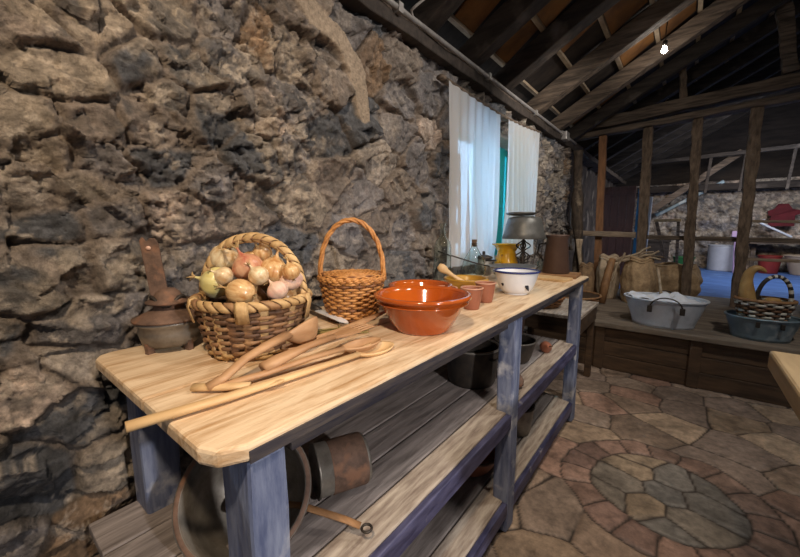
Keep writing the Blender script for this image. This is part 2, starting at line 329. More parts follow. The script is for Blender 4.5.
def stone_wall(name, us, vs, seeds, spacing, relief, cfun=None, ax=.85, ay=1.15, fine=1.0):
    U, V = np.meshgrid(us, vs, indexing='ij'); S = [(a, b) for a, b, c in seeds]; C = [PAL[c] for a, b, c in seeds]
    keys = list('bbttggddgolbg') if cfun is None else cfun
    tries = 0
    while tries < 4000:
        a = rng.uniform(us[0]-.1, us[-1]+.1); b = rng.uniform(vs[0]-.1, vs[-1]+.1); tries += 1
        if all(math.hypot((a-x)*ax, (b-y)*ay) > spacing*rng.uniform(.75, 1.25) for x, y in S): S.append((a, b)); C.append(PAL[keys[rng.integers(len(keys))]])
    wu = U+.05*(fbm(U, V, 7, 3, .3)-.5)+.02*(fbm(U, V, 25, 2, 1.9)-.5); wv = V+.05*(fbm(U, V, 7, 3, 2.3)-.5)+.02*(fbm(U, V, 25, 2, 4.9)-.5)
    F1, F2, ID = cells(wu, wv, S, ax, ay); e = F2-F1
    n = len(S); hb = rng.uniform(-.6, .8, n); ta = rng.uniform(-.28, .28, n); tb = rng.uniform(-.28, .28, n); SA = np.array(S); CA = np.array(C)
    wid = .008+.022*fbm(U, V, 5, 2, 5.5)
    pres = np.maximum(smooth(fbm(U, V, 4.5, 3, 9.5), .36, .56), .8*smooth(U, .85, 1.0)*(1-smooth(U, 1.9, 2.1)))
    edge = 1-(1-smooth(e, 0.0, wid))*(.25+.75*pres)
    h = edge*(.016+.010*hb[ID])+edge*(ta[ID]*(wu-SA[ID,0])+tb[ID]*(wv-SA[ID,1]))*.8
    qu = wu+.03*(fbm(U, V, 12, 3, 7.7)-.5); qv = wv+.03*(fbm(U, V, 12, 3, 17.7)-.5)
    w1 = worley(qu, qv*1.25, 11*fine, 3); w2 = worley(qu+.3*h, qv*1.2, 30*fine, 8); w3 = worley(qu, qv*1.3, 75*fine, 21)
    fac = (w1[2]-.5)*.9*w1[4]+(w1[3]-.5)*.9*w1[5]+.006*(w1[2]-.5)
    fac2 = (w2[2]-.5)*.9*w2[4]+(w2[3]-.5)*.9*w2[5]+.0035*(w2[3]-.5)
    fac3 = (w3[2]-.5)*.6*w3[4]+(w3[3]-.5)*.6*w3[5]
    crag = ridged(U+h*2, V, 9*fine, 4, .4); fine_n = fbm(U, V, 45*fine, 4, 1.1, .65)
    rough_zone = (.45+smooth(fbm(U, V, 5, 3, 15.5), .4, .62))*(1-.55*smooth(U, .8, 1.1)*(1-smooth(U, 1.9, 2.4)))
    h = h+fac*.9+fac2*.9*rough_zone+fac3*.7*rough_zone-.005*(1-smooth(w2[1]-w2[0], 0, .18))*rough_zone+.018*(crag-.5)+.009*(fine_n-.5)*rough_zone+.026*(fbm(U, V, 3.2, 2, 6.1)-.5)
    h = h*relief
    var = fbm(U, V, 11, 5, 3.3, .7); v2 = fbm(U, V, 34, 4, 8.3, .8)
    col = CA[ID]*(.35+1.3*var)[..., None]*(.30+1.4*v2)[..., None]*(.72+.56*w2[3])[..., None]*(.8+.4*w1[3])[..., None]
    pat = smooth(fbm(U, V, 6, 5, 12.3, .7), .54, .64)[..., None]; col = col*(1-pat*.6)+pat*.6*np.array((.37,.31,.245))*(.4+1.2*v2)[..., None]
    pat2 = smooth(fbm(U, V, 7, 5, 22.3, .7), .54, .63)[..., None]; col = col*(1-pat2*.65)+pat2*.65*np.array((.07,.07,.075))
    pat3 = smooth(fbm(U, V, 16, 5, 32.3, .75), .60, .68)[..., None]; col = col*(1-pat3*.6)+pat3*.6*np.array((.50,.43,.36))
    if name == 'w':
        calm = smooth(U, .85, 1.0)*(1-smooth(U, 1.85, 2.0)); cc = CA[ID]*(.6+.8*var)[..., None]*(.6+.8*v2)[..., None]
        col = col*(1-calm[..., None]*.6)+cc*calm[..., None]*.6
        pd = np.full(U.shape, 9.0); PP = [(.80,1.99),(.90,1.93),(1.02,1.88),(1.09,1.80),(1.12,1.70),(1.13,1.64)]
        wu2 = U+.05*(fbm(U, V, 9, 4, 51.5, .6)-.5); wv2 = V+.05*(fbm(U, V, 9, 4, 61.5, .6)-.5)
        for (a0, b0), (a1, b1) in zip(PP[:-1], PP[1:]):
            tt = np.clip(((wu2-a0)*(a1-a0)+(wv2-b0)*(b1-b0))/((a1-a0)**2+(b1-b0)**2), 0, 1); pd = np.minimum(pd, np.hypot(wu2-a0-tt*(a1-a0), wv2-b0-tt*(b1-b0)))
        pm = 1-smooth(pd, .040, .050); h = h*(1-pm)+pm*(.034+.006*(fbm(U, V, 8, 4, 71.5)-.5))
        col = col*(1-pm[..., None])+pm[..., None]*np.array((.34,.27,.205))*(.75+.5*var)[..., None]
    mort = ((1-smooth(e, .002, .012))*(.3+.7*pres)*(1-(pm if name == 'w' else 0)))[..., None]; col = col*(1-mort*.75)+mort*.75*np.array((.075,.058,.045))
    fl_ = ((1-smooth(e, .012, .034))*smooth(fbm(U, V, 3.5, 3, 41.5), .42, .55))[..., None]; col = col*(1-fl_*.7)+fl_*.7*np.array((.20,.162,.135))*(.5+v2)[..., None]
    return U, V, h, np.clip(col, .01, .9)
M['stone'] = attr_mat('rubble_stone', .9, 70, .9)
M['flag'] = attr_mat('flagstone', .5, 26, .35)
# --- left wall, window opening y 1.98..3.22, z .92..1.86
us = np.concatenate([np.arange(-.4, 1.99, .005), np.arange(1.99, 4.62, .011)]); vs = np.arange(0, 2.06, .005)
U, V, h, col = stone_wall('w', us, vs, WSEED, .15, .98)
keep = ~((U > 1.98) & (U < 3.22) & (V > .92) & (V < 1.86))
wall = grid_mesh('wall_left', -1.125+h, U, V, col, M['stone'], keep); tag(wall, kind='structure')
# --- floor
fu = np.arange(-1.15, 2.6, .009); fv = np.arange(-.6, 3.36, .009); U, V = np.meshgrid(fu, fv, indexing='ij')
mcx, mcy, R1, R2 = .02, 1.87, .285, .415
wu = U+.03*(fbm(U, V, 6, 3, .9)-.5); wv = V+.03*(fbm(U, V, 6, 3, 2.9)-.5)
rad = np.hypot(wu-mcx, wv-mcy)+.05*(fbm(U, V, 5, 3, 77.5)-.5)
Sin = [(mcx+r*math.cos(a), mcy+r*math.sin(a)) for r, a in [(.02,.3),(.14,.2),(.15,1.3),(.17,2.3),(.16,3.3),(.15,4.3),(.17,5.3),(.25,.75),(.25,2.0),(.25,4.9),(.26,3.8)]]
Sring = [(mcx+r*math.cos(a+j), mcy+r*math.sin(a+j)) for r, n, j in ((.35,17,.1),) for a in [2*PI*i/n for i in range(n)]]
Sout = []
t = 0
while t < 3000:
    a = rng.uniform(-1.2, 2.7); b = rng.uniform(-.7, 3.4); t += 1
    if math.hypot(a-mcx, b-mcy) < R2+.02: continue
    if all(math.hypot(a-x, (b-y)*1.1) > .235*rng.uniform(.6, 1.3) for x, y in Sout): Sout.append((a, b))
gp = [(.17,.155,.14),(.14,.13,.12),(.20,.17,.14),(.155,.14,.125),(.11,.105,.10),(.27,.205,.145)]
rp = [(.25,.16,.125),(.21,.14,.11),(.28,.18,.14),(.21,.135,.11)]
op = [(.30,.215,.155),(.33,.24,.17),(.25,.18,.135),(.28,.21,.165),(.22,.165,.135),(.36,.265,.19),(.27,.17,.13)]
res = []
for S, pal, ax_, ay_ in ((Sin, gp, 1, 1), (Sring, rp, 1, 1), (Sout, op, 1, 1.1)):
    F1, F2, ID = cells(wu, wv, S, ax_, ay_); C = np.array([pal[rng.integers(len(pal))] for _ in S]); C = C*rng.uniform(.8, 1.2, (len(S), 1))
    res.append((F2-F1, C[ID], rng.uniform(-1, 1, len(S))[ID]))
zi = np.where(rad < R1, 0, np.where(rad < R2, 1, 2)); e = np.choose(zi, [r[0] for r in res])
e = np.minimum(e, np.minimum(2*np.abs(rad-R1), 2*np.abs(rad-R2))); colf = np.where((zi == 0)[..., None], res[0][1], np.where((zi == 1)[..., None], res[1][1], res[2][1]))
hh = np.choose(zi, [r[2] for r in res])
edge = smooth(e, .004, .022); hf = edge*(.007+.0025*hh)+.005*(fbm(U, V, 8, 4, .2)-.5)+.002*(fbm(U, V, 40, 3, 1.2)-.5)
colf = 1.12*colf*(.35+1.3*fbm(U, V, 9, 5, 4.4, .65))[..., None]
jo = (1-smooth(e, .003, .014))[..., None]; colf = colf*(1-jo)+jo*np.array((.045,.033,.027))
fl = grid_mesh('floor', U, V, hf-.010, np.clip(colf, .01, .9), M['flag']); tag(fl, kind='structure')
# --- far room: wall, side wall, floor
us = np.arange(-1.4, 5.0, .02); vs = np.arange(.38, 2.05, .02)
U, V, h, col = stone_wall('f', us, vs, [], .16, 1.5, list('tlwtglbt'), fine=.6)
fw = grid_mesh('wall_far', U[:, ::-1], 9.15-h[:, ::-1], V[:, ::-1], np.clip(col*1.3, .02, .9)[:, ::-1], M['stone']); tag(fw, kind='structure')
sw = MB(); sw.box((-1.45,5.75,.36),(-1.28,9.2,2.1)); sw.box((-1.45,4.62,0),(-1.16,4.95,2.1)); sw.box((-1.45,4.95,.36),(-1.28,5.75,.85)); sw.box((-1.45,4.95,1.75),(-1.28,5.75,2.1))
tag(sw.obj('wall_side', M['side_wall']), kind='structure')
b = MB(); b.box((-1.3,5.32,.30),(5,9.2,.40)); tag(b.obj('floor_far', M['bluefloor']), kind='structure')
# raised ledge of boards
t = thing('raised_platform', 'raised wooden platform with brown board front along the far end', 'platform', (0,3.3,0), kind='structure')
ys = [-.03, .24, .5, .78, 1.06, 1.35, 1.66, 2.02]
for i in range(7):
    b = MB(); b.box((-1.15, ys[i]+.004, .36), (2.6, ys[i+1]-.004, .40)); b.obj('deck_board', M['ledge'], t, bevel=.006)
for a0, b0 in ((.0,.118),(.122,.235),(.239,.358)):
    b = MB(); b.box((-1.15, .02, a0), (2.6, .045, b0)); b.obj('front_board', M['ledge_front'], t, bevel=.004)
for x in (-.52, .10, .74, 1.4):
    b = MB(); b.box((x, .0, 0), (x+.07, .03, .358)); b.obj('front_batten', M['ledge_front'], t, bevel=.004)
# --- window
t = thing('window_1', None, None, (-1.3, 0, 0), kind='structure')
b = MB()
b.box((-.10,1.93,.86),(.17,2.0,1.92)); b.box((-.10,3.2,.86),(.17,3.27,1.92)); b.box((-.10,1.93,1.84),(.17,3.27,1.92)); b.box((-.10,1.93,.86),(.19,3.27,.93))
b.obj('window_reveal', M['plaster'], t, bevel=.01)
b = MB()
for y in (2.0, 2.57, 3.14): b.box((-.04,y,.93),(.01,y+.06,1.84))
for z in (.93, 1.79): b.box((-.04,2.0,z),(.01,3.2,z+.05))
b.obj('window_frame', M['teal'], t, bevel=.004)
for y0, y1 in ((2.06,2.57),(2.63,3.14)):
    b = MB(); b.box((-.02,y0,.98),(-.012,y1,1.79)); b.obj('window_pane', M['pane'], t)
b = MB(); b.box((.02,2.48,.94),(.045,3.02,1.83));
for k in range(5): b.box((.045,2.50,1.0+k*.17),(.055,3.0,1.03+k*.17))
b.obj('shutter', M['teal'], t, bevel=.003)
t = thing('window_2', None, None, (-1.36, 4.95, .85), kind='structure')
b = MB(); b.box((-.02,0,0),(.03,.05,.9)); b.box((-.02,.75,0),(.03,.8,.9)); b.box((-.02,0,0),(.03,.8,.05)); b.box((-.02,0,.85),(.03,.8,.9)); b.box((-.02,.38,0),(.03,.42,.9))
b.obj('window_frame', M['wood_beam'], t)
b = MB(); b.box((0,.05,.05),(.006,.75,.85)); b.obj('window_pane', M['pane'], t)
# --- roof
t = thing('ceiling', None, None, (-1.15, 0, 2.14), kind='structure'); SL = .56; L0 = 3.6; cs = 1/math.hypot(1, SL); sn = SL*cs
def rp_(s, y, n=0): return Vector((s*cs-n*sn, y, s*sn+n*cs))      # s up the slope, n above it
b = MB(); vs_ = []
for s_, n_ in ((-.4,.16),(L0,.16),(L0,.19),(-.4,.19)):
    for y in (-1, 9.6): vs_.append(rp_(s_, y, n_))
b.add(vs_, [(0,1,3,2),(2,3,5,4),(4,5,7,6),(6,7,1,0),(0,2,4,6),(1,7,5,3)], 0, False); b.obj('roof_deck', M['deck'], t)
RY = [-.3, .35, .8, 1.2, 1.62, 2.12, 2.62, 3.32, 4.0, 4.55, 5.15, 5.75, 6.35, 7.0, 7.6, 8.2, 8.9]
for i, y in enumerate(RY):
    b = MB(); hh_ = .13
    b.beam(rp_(-.25, y, .05), rp_(L0, y+random.uniform(-.03,.03), .05), .085+.03*random.random(), hh_, up=(0,0,1), jit=.006, n=14)
    b.obj('rafter', M['wood_dark'] if y not in (4.0, 3.32) else M['wood_beam'], t, bevel=.008)  # rafters either side of the bulb: its light put into paler timber
random.seed(4)
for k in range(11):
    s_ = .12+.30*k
    b = MB(); b.beam(rp_(s_, -1, .128), rp_(s_, 9.6, .128), .03, .022); b.obj('lit_edge_batten', M['lit_edge_batten'], t)
for i in range(3, 9):
    for k in range(0, 7):
        if (i*7+k*5) % 3 == 0: continue
        s_ = .14+.30*k; y0 = RY[i]+.05; y1 = RY[i+1]-.05; ym = y0+(y1-y0)*random.choice((.45,.55,1)); b = MB()
        if random.random() < .5: ya, yb = y0, ym
        else: ya, yb = y1-(ym-y0), y1
        A = [rp_(s_, ya, .120), rp_(s_+.26, ya, .150), rp_(s_+.26, yb, .150), rp_(s_, yb, .120)]; B2 = [p+Vector((0,0,.012)) for p in A]
        b.add(A+B2, [(0,1,2,3),(7,6,5,4),(0,4,5,1),(1,5,6,2),(2,6,7,3),(3,7,4,0)], 0, False); b.obj('roof_tile_panel', M['tile'], t)
b = MB(); b.beam((-.03,-1,-.075), (-.03,4.75,-.075), .24, .06, jit=.006, n=40); b.obj('wall_plate', M['wood_dark'], t, bevel=.006)
b = MB(); b.beam((-.07,-1,-.005), (-.07,9.5,-.005), .24, .07, jit=.006, n=40); b.obj('wall_plate', M['wood_beam'], t, bevel=.006)
# opposite slope, right wall and end of roof
b = MB(); yy = (-1, 9.6); r0 = rp_(L0, 0, .16); vs_ = []
for dx, dz in ((0,0),(3.2,-1.8),(3.2,-1.76),(0,.04)):
    for y in yy: vs_.append((r0.x+dx, y, r0.z+dz))
b.add(vs_, [(0,1,3,2),(2,3,5,4),(4,5,7,6),(6,7,1,0),(0,2,4,6),(1,7,5,3)], 0, False); b.obj('roof_deck_opposite', M['deck'], t)
b = MB(); b.box((-.3,9.3,-.1),(6,9.4,2.2)); b.obj('gable_boards', M['deck'], t)
# ------------------------------------------------------------------ timber divider and poles
random.seed(11)
def timber(name, label, cat, p, q, w_, h_, m, n=12, jit=.008, up=(0,1,0), group=None, bev=.006):
    b = MB(); b.beam(p, q, w_, h_, up=up, jit=jit, n=n); o = b.obj(name, m, None, bevel=bev); return tag(o, label, cat, group)
DY = 4.75
timber('tie_beam', 'upper brown timber tie beam crossing the room above the divider posts', 'beam', (-1.2,DY,2.315), (2.6,DY,2.58), .12, .11, M['wood_beam'], 24, up=(0,0,1))
timber('tie_beam', 'lower timber beam that the divider posts run up to', 'beam', (-1.2,DY-.01,2.215), (2.6,DY-.01,2.38), .14, .06, M['wood_beam'], 24, up=(0,0,1))
for lab, x0, x1, zt, w_, mm in (('orange brown square divider post nearest the stone wall', -.765, -.82, 2.20, .075, 'wood_orange'),
        ('rough knotted divider post right of the purple brown board panel', -.35, -.40, 2.22, .085, 'wood_post'),
        ('slim rough divider post rising behind the zinc tub of white cloth', .06, .003, 2.26, .08, 'wood_post'),
        ('dark rough divider post standing behind the gourd basket', .45, .42, 2.28, .088, 'wood_post')):
    timber('divider_post', lab, 'post', (x0, DY-.02, .40), (x1, DY-.02, zt), w_, w_*.8, M[mm], 14, .010 if mm == 'wood_post' else .003)
timber('divider_post', 'dark divider post cut by the right edge of the photo', 'post', (.93,DY-.02,.40), (.92,DY-.02,2.33), .1, .09, M['wood_post'], 14)
timber('roof_strut', 'short dark strut standing on the tie beam below the bare bulb', 'strut', (-.13,DY,2.45), (-.17,DY,2.86), .06, .06, M['wood_post'], 6)
timber('roof_strut', 'tall dark strut leaning on the tie beam at top right', 'strut', (.60,DY,2.52), (.50,DY,3.10), .10, .08, M['wood_beam'], 8)
timber('divider_rail', 'pale wooden shelf rail joining the wall and the first two posts', 'rail', (-1.15,DY-.10,1.115), (-.42,DY-.10,1.095), .045, .06, M['wood_rail'], 8, .004, up=(0,0,1))
timber('divider_rail', 'dark horizontal rail behind the posts at mid height on the right', 'rail', (-.36,DY+.08,1.07), (1.3,DY+.08,1.045), .04, .045, M['wood_beam'], 10, .003, up=(0,0,1))
timber('divider_rail', 'thin pale low rail behind the gourd basket', 'rail', (.42,DY+.08,.87), (1.3,DY+.08,.865), .03, .028, M['wood_rail'], 8, .002, up=(0,0,1))
timber('divider_rail', 'thin pale upper rail right of the dark post', 'rail', (.42,DY+.08,1.235), (1.3,DY+.08,1.215), .03, .025, M['wood_rail'], 8, .002, up=(0,0,1))
# gnarled trunk at the end of the stone wall
b = MB(); pts = []; rr = []
for i in range(26):
    k = i/25; pts.append((-.955+.03*math.sin(k*5)-.02*k, 4.42+.04*math.sin(k*9), .40+1.62*k)); rr.append(.052+.010*math.sin(k*13)+.006*math.sin(k*31))
b.tube(pts, rr, 12, up=None)
tr_ = b.obj('trunk_post', M['trunk']); tag(tr_, 'gnarled dark tree trunk post at the far end of the stone wall', 'post')
for s_ in (0, 1):
    b = MB(); b.tube([(-.90+.03*s_+.03*math.sin(i*.5+s_), 4.34, .42+i*.07) for i in range(10)], .018, 8, up=None); b.obj('stripped_root', M['branch'], tr_)
# conduit, cable, curtain rail
b = MB(); b.tube([(-1.05,y,2.105) for y in np.arange(-.3,4.6,.1)], .013, 10)
c_ = tag(b.obj('electrical_conduit', M['conduit']), 'long grey metal conduit running under the wall plate', 'pipe')
for y in (1.3, 2.2, 3.1, 3.9):
    b = MB(); b.box((-1.075,y,2.085),(-1.034,y+.03,2.125)); b.obj('clip', M['conduit'], c_)
b = MB(); b.box((-1.075,3.95,2.05),(-1.01,4.07,2.13)); tag(b.obj('junction_box', M['conduit'], bevel=.006), 'small grey junction box on the conduit near the far end', 'junction box')
b = MB(); b.tube([(-1.05,1.42,2.10),(-1.04,1.40,2.11),(-1.03,1.38,2.12),(-1.0,1.38,2.13),(-.98,1.42,2.17),(-.95,1.40,2.21),(-.93,1.38,2.25)], .006, 8, up=None)
tag(b.obj('hanging_cable', M['cable']), 'pale wavy cable dropping from the roof to the conduit', 'cable')
def sag(y): k = (y-1.68)/1.52; return 1.925-.03*math.sin(PI*k)+.035*k
b = MB(); b.tube([(-1.055, y, sag(y)+.012) for y in np.linspace(1.66, 3.24, 24)], .022, 8, flat=(.6,1.1), up=(1,0,0))
tag(b.obj('curtain_pole', M['wood_beam']), 'bowed brown wooden curtain pole above the window', 'curtain pole')
def curtain(lab, y0, y1, zb, folds, flare, seed):
    random.seed(seed); nu, nv = 90, 60; vs = []; fs = []
    for j in range(nv+1):
        k = j/nv
        for i in range(nu+1):
            u = i/nu; y = y0+(y1-y0)*u + flare*k*k*(.5-u)*.5
            zt = sag(y); z = zt-(zt-zb)*k
            d = .020*math.sin(u*folds*2*PI+1.3*math.sin(k*2+seed))*(.22+.9*k)+.010*math.sin(u*folds*5.3+k*4)*k
            x = -1.028+d+.02*k*math.sin(u*3)
            vs.append((x, y, z))
    for j in range(nv):
        for i in range(nu): a = j*(nu+1)+i; fs.append((a, a+1, a+nu+2, a+nu+1))
    b = MB(); b.add(vs, fs, 0, True); return tag(b.obj('curtain', M['curtain']), lab, 'curtain')
curtain('wide sheer white curtain on the left half of the window', 1.70, 2.36, .95, 7, .10, 1)
curtain('narrow sheer white curtain on the right half of the window', 2.50, 3.17, .95, 8, .08, 2)
# bare bulb
t = thing('bare_bulb_lamp', 'bright bare bulb hanging on a short cord under the dark roof', 'lamp', (-.25,3.62,2.53))
b = MB(); b.lathe([(0,-.016),(.009,-.014),(.018,-.003),(.019,.008),(.014,.022),(.011,.034),(.011,.04)], 24); b.obj('bulb', M['bulb'], t)
b = MB(); b.lathe([(.0,.075),(.016,.074),(.016,.036),(.0,.036)], 20); b.obj('socket', M['iron'], t)
b = MB(); b.tube([(0,0,.07),(0,0,.16),(.005,0,.24)], .004, 6, up=None); b.obj('cord', M['iron'], t)
light('bulb_light', 'POINT', (-.25,3.62,2.47), (0,3.6,0), 2, NEUT, .03)
# ------------------------------------------------------------------ work table
t = thing('work_table', 'long blue painted work table with pale wooden top and two shelves along the stone wall', 'table', (0,0,0))
TZ = .88
def plank(poly, z0, z1, b): 
    n = len(poly); vs = [(x,y,z0) for x,y in poly]+[(x,y,z1) for x,y in poly]
    b.add(vs, [tuple(reversed(range(n))), tuple(range(n,2*n))]+[(i,(i+1)%n,(i+1)%n+n,i+n) for i in range(n)], 0, False)
b = MB(); plank([(-.485,.176),(-.455,.188),(-.437,.222),(-.437,2.40),(-.70,2.40),(-.70,.176)], TZ-.026, TZ, b); b.obj('tabletop', M['tabletop'], t, bevel=.006)
b = MB(); plank([(-.702,.176),(-.702,2.40),(-1.045,2.40),(-1.045,.21),(-1.035,.188),(-1.01,.176)], TZ-.026, TZ, b); b.obj('tabletop', M['tabletop'], t, bevel=.006)
b = MB(); b.box((-.4372,.222,TZ-.028),(-.4345,2.395,TZ-.009)); b.obj('edge_strip', M['edge'], t, bevel=.001)
def leg(x, y, w_=.085, d_=.08):
    b = MB(); b.beam((x,y,0),(x,y,TZ-.027), w_, d_, up=(0,1,0), jit=.0025, n=8); b.obj('leg', M['blue'], t, bevel=.008)
for y in (.265, 1.25, 2.26): leg(-.485 if y < 1 else -.472, y-(.012 if y < 1 else 0), .088 if y < 1 else .065, .060 if y < 1 else .065); leg(-.985, y, .085, .08)
for nm, a, c in (('front_apron', (-.492,.31,TZ-.070), (-.470,2.22,TZ-.027)), ('back_apron', (-1.025,.31,TZ-.085), (-1.005,2.22,TZ-.027))):
    b = MB(); b.box(a, c); b.obj(nm, M['edge'], t, bevel=.003)
for y in (.245, 2.26):
    b = MB(); b.box((-.94,y+.0,TZ-.085),(-.53,y+.02,TZ-.027)); b.obj('end_apron', M['edge'], t, bevel=.003)
for z, nm in ((.492,'shelf'), (.13,'shelf')):
    xs = [-.463, -.555, -.66, -.78, -.90, -1.03]
    for i in range(5):
        b = MB(); b.box((xs[i+1]+.006, .13 if z > .3 else .2, z-.024), (xs[i], 2.27, z)); b.obj('shelf_board', M['shelf_pale'] if i == 0 else M['shelf_grey'], t, bevel=.004)
    b = MB(); b.box((-.463,.225,z-.062),(-.443,2.30,z-.004)); b.obj('shelf_rail', M['blue_rail'], t, bevel=.004)
    for y in (.26, 1.26, 2.22):
        b = MB(); b.box((-1.02,y,z-.06),(-.463,y+.03,z-.0245)); b.obj('shelf_bearer', M['shelf_grey'], t)
# ------------------------------------------------------------------ rusty brazier
t = thing('iron_brazier', 'rusty iron brazier with lid and upright hinge plate at the wall end of the table', 'brazier', (-.968,.318,TZ))
b = MB(); b.lathe([(0,.012),(.052,.012),(.062,.020),(.068,.045),(.066,.062),(.075,.067),(.075,.073),(.0,.073)], 40); b.obj('bowl', M['greymetal'], t)
for a in (.3, 1.9, 3.4, 5.0):
    b = MB(); b.box((-.008,-.006,0),(.008,.006,.03), M=T(.055*math.cos(a),.055*math.sin(a),0,rz=a)); b.obj('foot', M['rust'], t)
b = MB(); b.lathe([(.0,.0735),(.078,.0735),(.078,.078),(.050,.090),(.034,.100),(.031,.108),(.048,.112),(.048,.117),(.030,.124),(.024,.138),(.014,.146),(0,.148)], 40); ld = b.obj('lid', M['rust'], t)
b = MB(); b.tube([(.035*math.cos(a),.035*math.sin(a),.118+.012*math.sin(a*3)) for a in np.linspace(0,2*PI,20)[:-1]], .004, 6, closed=True); b.obj('ring', M['iron'], ld)
b = MB(); pl = [(-.018,0),(.019,0),(.017,.15),(.012,.162),(.002,.164),(-.006,.156),(-.013,.168),(-.020,.160)]
Mx = T(-.012,-.012,.104,rz=math.radians(60),rx=math.radians(-5)) @ Matrix.Rotation(-.10,4,'Y')
n = len(pl); b.add([(x,-.004,z) for x,z in pl]+[(x,.004,z) for x,z in pl], [tuple(range(n)), tuple(reversed(range(n,2*n)))]+[(i,i+n,(i+1)%n+n,(i+1)%n) for i in range(n)], 0, False, Mx)
b.obj('hinge_plate', M['rust'], t, bevel=.0015)
b = MB(); b.lathe([(0,-.006),(.005,-.006),(.005,.006),(0,.006)], 12, M=Mx @ T(-.004,0,.140,rx=PI/2)); b.obj('rivet', M['garlic'], t)
def sleeve(b, pts, w_, skew=.012, rr=.008, gap=.15, n=10, mis=(0,), closed=False, flat=1.0, ref=None):
    P = [Vector(p) for p in pts]; m = len(P); L = [0]
    if closed: P = P+[P[0]]
    for i in range(1, len(P)): L.append(L[-1]+(P[i]-P[i-1]).length)
    def at(s_):
        s_ = s_ % L[-1] if closed else max(0, min(L[-1]-1e-5, s_)); i = 0
        while L[i+1] < s_: i += 1
        k = (s_-L[i])/(L[i+1]-L[i]+1e-9); return P[i].lerp(P[i+1], k), (P[i+1]-P[i]).normalized()
    cnt = max(1, int(round(L[-1]/w_))); w_ = L[-1]/cnt
    for c in range(cnt):
        vs = []; fs = []
        for r_ in range(4):
            k = (0, .12, .88, 1)[r_]; ra = rr*(.86 if r_ in (0, 3) else 1.0+.05*math.sin(c*2.3)); s0 = w_*(c+gap/2+k*(1-gap))
            for j in range(n):
                a = 2*PI*j/n; p, tv = at(s0+skew*math.sin(a+.6)); s1 = tv.cross(Vector(ref) if ref else Vector((0,0,1))).normalized(); s2 = tv.cross(s1)
                vs.append(p+s1*math.cos(a)*ra*flat+s2*math.sin(a)*ra)
        for r_ in range(3):
            for j in range(n): fs.append((r_*n+j, r_*n+(j+1)%n, (r_+1)*n+(j+1)%n, (r_+1)*n+j))
        b.add(vs, fs, mis[c % len(mis)], True)
# ------------------------------------------------------------------ chestnut strip basket with onions
random.seed(5)
BX, BY = -.800, .443
t = thing('strip_basket', 'rough chestnut strip basket with hoop handle heaped with onions', 'basket', (BX,BY,TZ), math.radians(12))
Rb = lambda k: .098+.026*min(1, max(0, k))**.8
b = MB(); b.weave(Rb, .004, .122, 15, 24, .0040, .0047, .0024, (0,0,1,0,1,2,0,1,2), rag=.0014); b.obj('weave', [M['strip_d'], M['strip_m'], M['strip_l']], t)
b = MB()
for i in range(22):
    a = 2*PI*i/22; pts = [(Rb(k)*math.cos(a), Rb(k)*math.sin(a), .002+.125*k) for k in np.linspace(0,1,7)]
    ups = (math.cos(a), math.sin(a), 0); b.tube(pts, 1, 6, i % 3 if i % 4 else 2, flat=(.0105,.0028), up=ups)
b.obj('stakes', [M['strip_d'], M['strip_m'], M['strip_l']], t)
b = MB(); b.lathe([(0,.004),(.098,.004),(.098,.008),(0,.008)], 30); b.obj('base', M['inside'], t)
b = MB(); b.lathe([(.092,.01),(.117,.118),(.114,.118),(.089,.012)], 30); b.obj('lining', M['inside'], t)
b = MB(); RN = 120
b.tube([(.126*math.cos(a),.126*math.sin(a),.127+.002*math.sin(5*a)) for a in np.linspace(0,2*PI,RN+1)[:-1]], .0075, 8, closed=True)
rim = b.obj('rim', M['strip_m'], t)
b = MB(); sleeve(b, [(.126*math.cos(a),.126*math.sin(a),.127) for a in np.linspace(0,2*PI,73)[:-1]], .024, .011, .0115, .16, 12, (0,0,1,0,0,0,1), True)
b.obj('rim_binding', [M['strip_l'], M['strip_m']], t)
for k, (a, h_) in enumerate(((-2.0,.052),(-.9,.045),(.35,.06))):
    b = MB(); ups = (math.cos(a), math.sin(a), 0); b.tube([(.134*math.cos(a),.134*math.sin(a),.138),(.139*math.cos(a),.139*math.sin(a),.12),((.130)*math.cos(a),.130*math.sin(a),.138-h_)], 1, 6, flat=(.014,.0022), up=ups)
    b.obj('folded_strip', M['strip_l'], t)
def hoop(R_, h_, zb, ang, lean=0, n=40):
    pts = []
    for i in range(n+1):
        q = PI*i/n; x = R_*math.cos(q); z = zb+h_*math.sin(q)**.85
        pts.append((x*math.cos(ang)-lean*math.sin(q)*math.sin(ang), x*math.sin(ang)+lean*math.sin(q)*math.cos(ang), z))
    return pts
HP = hoop(.118, .150, .118, math.radians(28), .01)
b = MB(); b.tube(HP, .0065, 8, flat=(1.5,.8), up=None); hd = b.obj('handle', M['strip_m'], t)
b = MB(); sleeve(b, HP, .023, .010, .0092, .14, 12, (0,), False, 1.3, (-math.sin(.35), math.cos(.35), 0))
b.obj('handle_wrap', M['strip_l'], hd)
